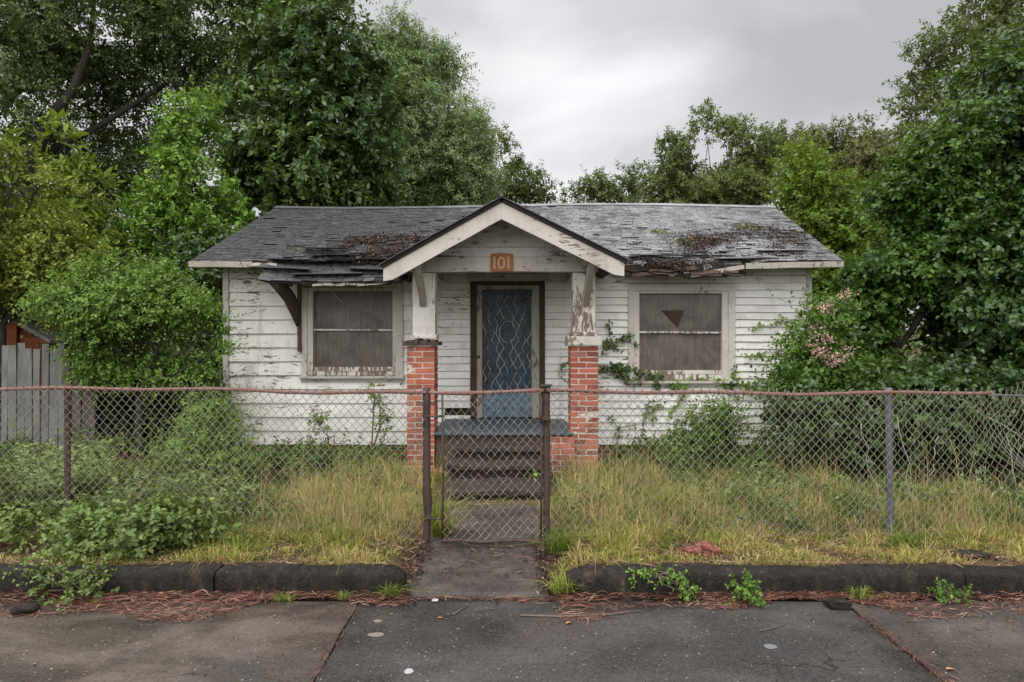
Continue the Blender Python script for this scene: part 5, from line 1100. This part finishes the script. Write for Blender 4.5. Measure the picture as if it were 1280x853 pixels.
# ------------------------------------------------------------------ grasses
def clump_grass(name, nc, per, xr, yr, dens, hfun, rfun, wr_, lean, rad, ypow=1.0):
    cx = RNG.uniform(*xr, nc); cy = yr[0] + (yr[1] - yr[0]) * RNG.random(nc) ** ypow
    p3 = np.stack([cx, cy, 0 * cx], 1); n1 = fnoise(p3, 2.2, 4.0); n2 = fnoise(p3, 6.5, 1.0)
    k = RNG.random(nc) < dens(cx, cy, n1, n2); cx, cy, n1, n2 = cx[k], cy[k], n1[k], n2[k]; nc = len(cx)
    hc = hfun(cx, cy, n1, n2) * np.exp(RNG.normal(0, 0.32, nc)); rc = np.where(RNG.random(nc) < 0.07, RNG.uniform(0.75, 0.95, nc), rfun(cx, cy, n1, n2) + RNG.normal(0, 0.13, nc))
    a = RNG.uniform(0, 2 * math.pi, (nc, per)); q = rad * np.sqrt(RNG.random((nc, per))); x = (cx[:, None] + q * np.cos(a)).ravel(); y = (cy[:, None] + q * np.sin(a)).ravel()
    n = len(x); H = (hc[:, None] * RNG.uniform(0.35, 1.2, (nc, per))).ravel(); aa = a.ravel() + RNG.normal(0, 0.7, n)
    le = np.abs(RNG.normal(0.1, lean, n)); d = np.stack([np.cos(aa), np.sin(aa), np.zeros(n)], 1); s_ = np.stack([-np.sin(aa), np.cos(aa), np.zeros(n)], 1); tw = RNG.uniform(0, 2 * math.pi, n); s_ = s_ * np.cos(tw)[:, None] + d * np.sin(tw)[:, None]
    P = np.stack([x, y, ground_z(x, y) - 0.008], 1); W = RNG.uniform(*wr_, n)[:, None]; Hh = H[:, None]; L_ = le[:, None]; zz = np.array((0, 0, 1.0))
    m = P + zz * Hh * 0.6 + d * Hh * L_ * 0.4; t = P + zz * Hh * (1 - 0.45 * np.minimum(L_, 1.5)) + d * Hh * L_ * 1.1
    V = np.stack([P - s_ * W * .5, P + s_ * W * .5, m - s_ * W * .45, m + s_ * W * .45, t - s_ * W * .06, t + s_ * W * .06], 1).reshape(-1, 3)
    i = np.arange(n)[:, None] * 6; Fc = np.concatenate([i + np.array([[0, 1, 3, 2]]), i + np.array([[2, 3, 5, 4]])], 1).reshape(-1, 4)
    r = np.clip(np.repeat(rc, per) + RNG.normal(0, 0.14, n), 0, 1); return mesh_np(name, V, Fc, M['grass'], None, np.repeat(r, 2))
def d_yard(x, y, n1, n2):
    bad = ((np.abs(x + 0.235) < 0.55) & (y < 7.4)) | ((x > -0.82) & (x < 0.5) & (y > 7.1)) | ((x > -1.45) & (x < 1.2) & (y > 8.8)); return np.where(bad, 0, np.clip(0.68 + 0.5 * n2 + 0.35 * n1, 0.10, 1) * (1 - 0.45 * smooth(-2.0, -3.0, x)))
def h_yard(x, y, n1, n2): return 0.70 * (0.13 + 0.17 * np.clip(n1 + 0.45, 0, 1)) * (0.6 + 0.4 * smooth(5.3, 6.2, y)) * (1 - 0.3 * smooth(-2.0, -3.0, x)) * (1 - 0.4 * smooth(0.9, 0.55, np.abs(x + 0.235)))
def r_yard(x, y, n1, n2): return 0.40 + 0.24 * n1 + 0.22 * n2 - 0.26 * smooth(8.2, 9.8, y) - 0.28 * smooth(-1.9, -2.8, x) - 0.20 * smooth(2.6, 4.2, x) * smooth(5.6, 6.8, y) + 0.10 * smooth(-2.3, -1.4, x) * smooth(-0.2, -0.8, x)
o = clump_grass('long_grass', 15000, 18, (-8.5, 8.5), (5.32, 10.4), d_yard, h_yard, r_yard, (0.004, 0.0095), 0.42, 0.06, 1.3); tag(o, 'long straw-yellow and green grass in the front yard', 'grass', kind='stuff')
o = clump_grass('seed_grass', 2600, 5, (-8.5, 8.5), (5.4, 9.6), lambda x, y, a, b: d_yard(x, y, a, b) * 0.45, lambda x, y, a, b: 0.36 + 0.12 * a, lambda x, y, a, b: 0.72 + 0 * x, (0.003, 0.006), 0.35, 0.05); tag(o, 'tall thin brown seed stalks standing above the yard grass', 'grass', kind='stuff')
def d_verge(x, y, n1, n2):
    bad = (x > -0.76) & (x < 0.30); return np.where(bad, 0, np.clip(0.42 + 0.6 * n1 + 0.6 * n2, 0.05, 1))
o = clump_grass('verge_grass', 9000, 18, (-8.5, 8.5), (4.60, 5.36), d_verge, lambda x, y, n1, n2: 0.035 + 0.055 * np.clip(n2 + 0.3, 0, 1) + 0.10 * smooth(4.8, 5.35, y) * np.clip(0.6 + n1, 0.2, 1), lambda x, y, n1, n2: 0.43 - 0.16 * n1 + 0.16 * n2 + 0.06 * smooth(0, 3, x), (0.0035, 0.0075), 0.85, 0.045); tag(o, 'short yellowish grass and moss on the verge behind the kerb', 'grass', kind='stuff')
# separate tufts
def tuft(label, px, py, Y, h, n, r, green=0.2, zb=None):
    a = RNG.uniform(0, 6.28, n); q = r * np.sqrt(RNG.random(n)); xx = X(px, Y) + q * np.cos(a); yy = Y + q * np.sin(a) * 0.6
    z0 = Z(py, Y) if zb is None else zb
    o = blades('grass_tuft', np.stack([xx - X(px, Y), yy - Y, np.zeros(n)], 1), h * RNG.uniform(0.4, 1.2, n), RNG.uniform(0.004, 0.009, n), np.clip(green + RNG.normal(0, 0.1, n), 0, 1), M['grass'], 1.0)
    o.location = (X(px, Y), Y, z0); tag(o, label, 'grass tuft')
tuft('bright green grass tuft at the right foot of the gate', 700, 682, 5.05, 0.19, 170, 0.10, 0.25, 0.08)
tuft('grass tuft in the gap beside the rounded left kerb end', 487, 738, 4.36, 0.10, 110, 0.05, 0.3, 0.0)
tuft('yellow-green tuft at the right edge of the path by the kerb end', 703, 735, 4.42, 0.12, 150, 0.08, 0.40, 0.02)
tuft('thin grass tuft at the kerb foot beside the flat dark stone', 1073, 748, 4.33, 0.09, 60, 0.05, 0.3, 0.0)
tuft('dark green clump of coarse grass on the right verge', 1130, 668, 5.0, 0.22, 150, 0.12, 0.2, 0.09)
tuft('small grass tuft in the joint at the left kerb foot', 355, 752, 4.33, 0.05, 60, 0.07, 0.3, 0.0)
tuft('tiny grass tuft under the left kerb near the slab joint', 430, 750, 4.34, 0.06, 50, 0.05, 0.32, 0.0)
tuft('tall yellow-green grass beside the left gate post', 550, 650, 5.6, 0.42, 200, 0.07, 0.42, 0.03)

# ------------------------------------------------------------------ litter
def needles(name, P, yaw, Ln, W, rnd, mat):
    n = len(P); D = np.stack([np.cos(yaw), np.sin(yaw), RNG.normal(0, 0.06, n)], 1); N = nrmz(np.array((0, 0, 1.0)) + RNG.normal(size=(n, 3)) * 0.25)
    S = nrmz(np.cross(D, N)); c = RNG.normal(0, 0.12, n)[:, None] * S * Ln[:, None]; zz = np.array((0, 0, 1.0)) * (0.04 * Ln[:, None])
    A, Bm, C = P - D * Ln[:, None] / 2, P + c + zz, P + D * Ln[:, None] / 2; w = (W[:, None] * S) / 2
    V = np.stack([A - w * .4, A + w * .4, Bm - w, Bm + w, C - w * .3, C + w * .3], 1).reshape(-1, 3); i = np.arange(n)[:, None] * 6
    V[:, 2] = np.maximum(V[:, 2], 0.0022)
    Fc = np.concatenate([i + np.array([[0, 1, 3, 2]]), i + np.array([[2, 3, 5, 4]])], 1).reshape(-1, 4); return mesh_np(name, V, Fc, mat, None, np.repeat(rnd, 2))
def straw(n, x0, x1, ylo, yhi, zt, dens):
    x = RNG.uniform(x0, x1, n); u = RNG.random(n) ** 1.5; w = yhi - (yhi - ylo) * u * np.clip(0.65 + 0.5 * np.sin(x * 2.3 + 0.7) + 0.35 * np.sin(x * 5.7), 0.12, 1.25)
    k = RNG.random(n) < np.clip(dens + 0.5 * np.sin(x * 3.1 + 2), 0.15, 1); x, w, u = x[k], w[k], u[k]
    return np.stack([x, w, 0.005 + zt * (1 - u) * RNG.random(len(x))], 1)
kt = 900; xk = np.concatenate([RNG.uniform(-6, -0.8, kt // 2), RNG.uniform(0.45, 6, kt // 2)]); Pk = np.stack([xk, 4.585 - 0.09 * RNG.random(len(xk)) ** 1.8, np.full(len(xk), 0.162)], 1)
Pn = np.concatenate([Pk, straw(11000, -6, -0.66, 4.06, 4.385, 0.030, 0.8), straw(260, -0.8, 0.5, 4.27, 4.35, 0.006, 0.5), straw(12000, 0.3, 6, 4.05, 4.385, 0.028, 0.7), straw(2500, 2.3, 5.2, 3.85, 4.3, 0.012, 0.4)])
yw = RNG.normal(0, 0.55, len(Pn)) + np.where(RNG.random(len(Pn)) < 0.15, 1.2, 0)
o = needles('pine_straw', Pn, yw, 0.03 + 0.11 * RNG.random(len(Pn)) ** 2, RNG.uniform(0.002, 0.006, len(Pn)), RNG.random(len(Pn)), M['needle']); tag(o, 'reddish brown pine straw drifted along the gutter', 'leaf litter', kind='stuff')
q = [];
for xc, k in ((2.09, 170), (-0.96, 70)):
    yy = RNG.uniform(3.2, 4.2, k); q.append(np.stack([xc + RNG.normal(0, 0.018, k), yy, np.full(k, 0.004)], 1))
Pj = np.concatenate(q); o = needles('pine_straw', Pj, RNG.normal(1.57, 0.4, len(Pj)), RNG.uniform(0.02, 0.10, len(Pj)), RNG.uniform(0.002, 0.006, len(Pj)), RNG.random(len(Pj)) * 0.8, M['needle']); tag(o, 'brown straw packed into the joints of the road slabs', 'leaf litter', kind='stuff')
k = 14000; xx = RNG.uniform(-7, 7, k); yy = 4.59 + 1.0 * RNG.random(k) ** 1.3; kk = (RNG.random(k) < np.clip(0.6 + 0.6 * fnoise(np.stack([xx, yy, 0 * xx], 1), 3.1, 2.5), 0.05, 1)) & ~((xx > -0.64) & (xx < 0.19) & (RNG.random(k) < 0.93)); xx, yy = xx[kk], yy[kk]; k = len(xx)
o = needles('dead_straw', np.stack([xx, yy, np.maximum(ground_z(xx, yy), np.where((xx > -0.69) & (xx < 0.235) & (yy < 7), np.interp(yy, [4.34, 5.3, 7.2], [0.02, 0.06, -0.08]), -1)) + 0.006 + 0.05 * RNG.random(k) ** 2], 1), RNG.uniform(0, 3.14, k), 0.03 + 0.14 * RNG.random(k) ** 2, RNG.uniform(0.002, 0.006, k), np.clip(RNG.normal(0.72, 0.25, k), 0, 1), M['needle']); tag(o, 'reddish dead straw and stems lying across the verge', 'leaf litter', kind='stuff')
# dead leaf flakes on path edges, verge and road
k = 6500; xx = RNG.uniform(-6, 6, k); yy = RNG.uniform(4.59, 5.3, k); pick = RNG.random(k); 
e1 = pick < 0.16; side = np.where(RNG.random(k) < 0.5, -0.70, 0.24); xx = np.where(e1, side + RNG.normal(0, 0.045, k), xx); yy = np.where(e1, RNG.uniform(4.35, 5.4, k), yy)
kk = ~((xx > -0.62) & (xx < 0.165) & (RNG.random(k) < 0.6)); xx, yy = xx[kk], yy[kk]; k = len(xx)
gz = np.where((xx > -0.69) & (xx < 0.235), np.interp(yy, [4.34, 5.3], [0.02, 0.06]), ground_z(xx, yy)) + 0.006 + RNG.uniform(0, 0.03, k)
V, Fc, rr = flakes(np.stack([xx, yy, gz], 1), np.tile((0, 0, 1.0), (k, 1)), RNG.uniform(0.010, 0.038, k), RNG.random(k) * 0.97, 0.45, 0.35); o = mesh_np('dead_leaves', V, Fc, M['debris'], None, rr); tag(o, 'dead brown leaves scattered on the verge and path edges', 'leaf litter', kind='stuff')
k = 260; xx = RNG.uniform(-4.5, 4.5, k); yy = RNG.uniform(3.0, 4.3, k); V, Fc, rr = flakes(np.stack([xx, yy, np.full(k, 0.004)], 1), np.tile((0, 0, 1.0), (k, 1)), RNG.uniform(0.006, 0.02, k), RNG.random(k), 0.6, 0.1); V[:, 2] = np.maximum(V[:, 2], 0.002); o = mesh_np('dead_leaves', V, Fc, M['debris'], None, rr); tag(o, 'tiny scraps of leaf strewn over the road', 'leaf litter', kind='stuff')
# litter and moss on the roof
RN = np.array((0, -(RZ - EZ), RY - EY)) / SL
def roof_scatter(n, boxes, lift=0.02):
    out = []
    for (x0, x1, t0, t1, wgt) in boxes:
        k = int(n * wgt); xx = RNG.normal((x0 + x1) / 2, (x1 - x0) / 4, k); tt = np.clip(RNG.normal((t0 + t1) / 2, (t1 - t0) / 4, k), 0.0, 0.95); P = roof_pt((xx - EX0) / (EX1 - EX0), tt, lift); P += RN * RNG.uniform(0, 0.035, k)[:, None]; out.append(P)
    P = np.concatenate(out); kp = RNG.random(len(P)) < np.clip(0.62 + 1.1 * fnoise(P, 4.5, 2.0) + 0.5 * fnoise(P, 13.0, 6.0), 0.06, 1); P = P[kp]; P = P[(P[:, 0] > -4.6) & (P[:, 0] < 4.95)]; return P
def roof_litter(label, n, boxes, smin, smax, mat='debris', shift=0.0):
    P = roof_scatter(n, boxes); k = len(P); V, Fc, rr = flakes(P, np.tile(RN, (k, 1)), RNG.uniform(smin, smax, k), np.clip(RNG.random(k) ** 1.5 + shift, 0, 1), 0.55, 0.5); o = mesh_np('leaf_litter' if mat == 'debris' else 'roof_moss', V, Fc, M[mat], None, rr); tag(o, label, 'leaf litter' if mat == 'debris' else 'moss', kind='stuff')
roof_litter('dark brown leaf litter heaped in the roof valley left of the gable', 15000, [(-2.7, -1.25, 0.06, 0.38, 0.75), (-2.4, -1.35, -0.04, 0.2, 0.25)], 0.015, 0.05, shift=-0.05)
roof_litter('brown and black debris spread over the right end of the roof', 13000, [(2.3, 3.3, 0.12, 0.36, 0.28), (2.7, 4.9, 0.05, 0.40, 0.34), (3.0, 4.9, 0.3, 0.65, 0.14), (1.6, 3.2, -0.05, 0.07, 0.26)], 0.014, 0.045, shift=-0.06)
roof_litter('yellow-green moss tufts on the damaged shingles', 1500, [(-3.45, -3.25, 0.10, 0.22, 0.12), (2.3, 3.0, 0.22, 0.32, 0.5), (-2.3, -2.1, 0.12, 0.2, 0.10), (2.1, 2.5, 0.38, 0.46, 0.12), (3.6, 4.0, 0.45, 0.6, 0.16)], 0.015, 0.04, 'moss')

# ------------------------------------------------------------------ small countable things
def stone(name, label, px, py, Y, sx, sy, sz, mat, cat, zb=None, flat=False, yaw=0.0, seed=0):
    import bmesh
    bm = bmesh.new(); bmesh.ops.create_icosphere(bm, subdivisions=3, radius=1.0); rg = np.random.default_rng(seed); a = rg.uniform(0, 6, 6)
    for v in bm.verts:
        c = v.co; f = 1 + 0.14 * math.sin(c.x * 3 + a[0]) * math.sin(c.y * 3.2 + a[1]) + 0.08 * math.sin(c.z * 5 + a[2] + c.x * 4)
        e = 0.3 if flat else 0.75; q = Vector([math.copysign(abs(t) ** e, t) for t in c]) if flat else c
        v.co = Vector((q.x * sx * f, q.y * sy * f, q.z * sz * f))
    me = bpy.data.meshes.new(name); bm.to_mesh(me); bm.free(); me.polygons.foreach_set('use_smooth', np.ones(len(me.polygons), bool))
    o = link_mesh(name, me, M[mat]); z0 = Z(py, Y) if zb is None else zb; o.location = (X(px, Y), Y, z0 + sz * 0.8); o.rotation_euler = (0, 0, yaw); tag(o, label, cat); return o
stone('stone', 'dark rounded stone in the gutter at the far left under the kerb', 32, 775, 4.12, 0.075, 0.06, 0.035, 'kerb', 'stone', 0.0, seed=3)
stone('stone', 'flat dark paving chunk lying on straw at the right kerb foot', 1046, 757, 4.21, 0.072, 0.05, 0.024, 'kerb', 'stone', 0.0, True, 0.1, 5)
for i, (px, py, Y, a, lb) in enumerate(((864, 682, 4.86, 0.4, 'left piece of the broken red brick on the right verge'), (880, 674, 4.98, -0.3, 'rear piece of the broken red brick on the right verge'), (890, 683, 4.86, 0.9, 'right piece of the broken red brick on the right verge'))):
    o = stone('brick_fragment', lb, px, py, Y, 0.072 - 0.01 * i, 0.05, 0.03, 'brickdark', 'brick', float(ground_z(X(px, Y), Y)) + 0.012, True, a, 20 + i); o['group'] = 'pieces of broken brick'
stone('slate_scrap', 'flat dark grey scrap lying in the grass at the right end of the verge', 1212, 692, 4.78, 0.11, 0.07, 0.012, 'kerb', 'scrap', float(ground_z(3.2, 4.78)) + 0.02, True, 0.2, 8)
def disc(name, label, px, py, Y, rx, ry, h, mat, cat, yaw=0):
    mb = MB(); a = np.linspace(0, 2 * math.pi, 18, endpoint=False); w = 1 + 0.06 * np.sin(a * 3 + px)
    ring = lambda s_, z_: np.stack([rx * s_ * w * np.cos(a), ry * s_ * w * np.sin(a), np.full(18, z_)], 1)
    V = np.concatenate([ring(1, 0), ring(1, h * 0.6), ring(0.86, h), ring(0.6, h * 0.8)]); Fs = [(k * 18 + i, k * 18 + (i + 1) % 18, k * 18 + 18 + (i + 1) % 18, k * 18 + 18 + i) for k in range(3) for i in range(18)] + [tuple(54 + i for i in range(18))]
    mb.add(V, Fs, 0.5); o = mb.build(name, mat, None, (0, 0, 0)); o.location = (X(px, Y), Y, 0.0015); o.rotation_euler = (0, 0, yaw); tag(o, label, cat)
def roadY(py): return F * CAMZ / (py - 426.5)
LT = Nodes('pale_plastic').finish((0.30, 0.305, 0.31), 0.5, 0.4); TN = Nodes('tan_paper').finish((0.16, 0.13, 0.105), 0.8, 0.2); GY = Nodes('grey_scrap_metal').finish((0.13, 0.13, 0.133), 0.5, 0.4); OR = Nodes('orange_dead_leaf').finish((0.42, 0.20, 0.085), 0.7, 0.2)
disc('bottle_cap', 'white flattened cap on the road at the bottom centre left', 511, 840, roadY(840), 0.023, 0.026, 0.005, LT, 'cap')
disc('paper_scrap', 'tan oval scrap stuck to the road in front of the left kerb end', 470, 794, roadY(794), 0.046, 0.028, 0.002, TN, 'paper scrap')
disc('paper_scrap', 'small brown oval scrap on the road just above the tan one', 472, 777, roadY(777), 0.026, 0.02, 0.003, TN, 'paper scrap')
disc('paper_scrap', 'pale scrap in the gutter before the path edge', 544, 751, roadY(751), 0.022, 0.022, 0.006, LT, 'paper scrap')
disc('metal_scrap', 'flat grey metal scrap on the right part of the road', 963, 809, roadY(809), 0.035, 0.028, 0.004, GY, 'scrap')
disc('road_patch', 'round grey plug set in the road near the right joint', 1047, 820, roadY(820), 0.052, 0.06, 0.003, M['concrete'], 'plug')
def leaf(label, px, py, yaw, ln, mat, z=0.006):
    Y = roadY(py); V, Fc, rr = leaf_geo(np.zeros((2, 3)) + np.array([[0, 0, 0], [0, 0, -0.0025]]), np.tile((math.cos(yaw), math.sin(yaw), 0.05), (2, 1)), np.tile((0, 0.1, 1.0), (2, 1)), np.full(2, ln), np.full(2, ln * 0.45), np.full(2, 0.8)); o = mesh_np('fallen_leaf', V, Fc, mat, None, rr); o.location = (X(px, Y), Y, z); tag(o, label, 'leaf', 'single dead leaves on the road')
leaf('orange dead leaf on the road at the lower right', 1182, 838, 0.1, 0.05, OR); leaf('orange dead leaf upright in the gutter by the left kerb end', 478, 752, 1.3, 0.06, OR, 0.012); leaf('orange dead leaf on the road left of the gate axis', 547, 774, 0.4, 0.035, OR)
leaf('tan dead leaf on the road right of centre', 707, 781, 0.6, 0.05, OR); leaf('reddish leaf lying at the left bottom corner of the gate', 562, 678, 0.8, 0.06, OR, 0.075)
def twig(label, pts, r):
    mb = MB(); P = np.array([(X(px, roadY(py)), roadY(py), z) for px, py, z in pts]); P0 = P[0].copy(); mb.tube(P - P0, np.linspace(r, r * 0.5, len(P)), 5); o = mb.build('twig', M['stem'], None, (0, 0, 0)); o.location = P0; tag(o, label, 'twig', 'twigs on the road')
twig('long thin twig lying by the right gutter from the path towards the joint', [(650, 771, .008), (700, 772, .006), (760, 770, .008), (800, 765, .008)], 0.006)
twig('short bent twig on the road in front of the path', [(566, 770, .006), (576, 764, .01), (586, 757, .008)], 0.004)
twig('slender pale twig on the road right of centre', [(950, 790, .005), (965, 787, .008), (981, 782, .005)], 0.004)
twig('broken stick leaning from the left kerb end into the gutter', [(448, 733, .10), (456, 742, .05), (464, 747, .012)], 0.004)
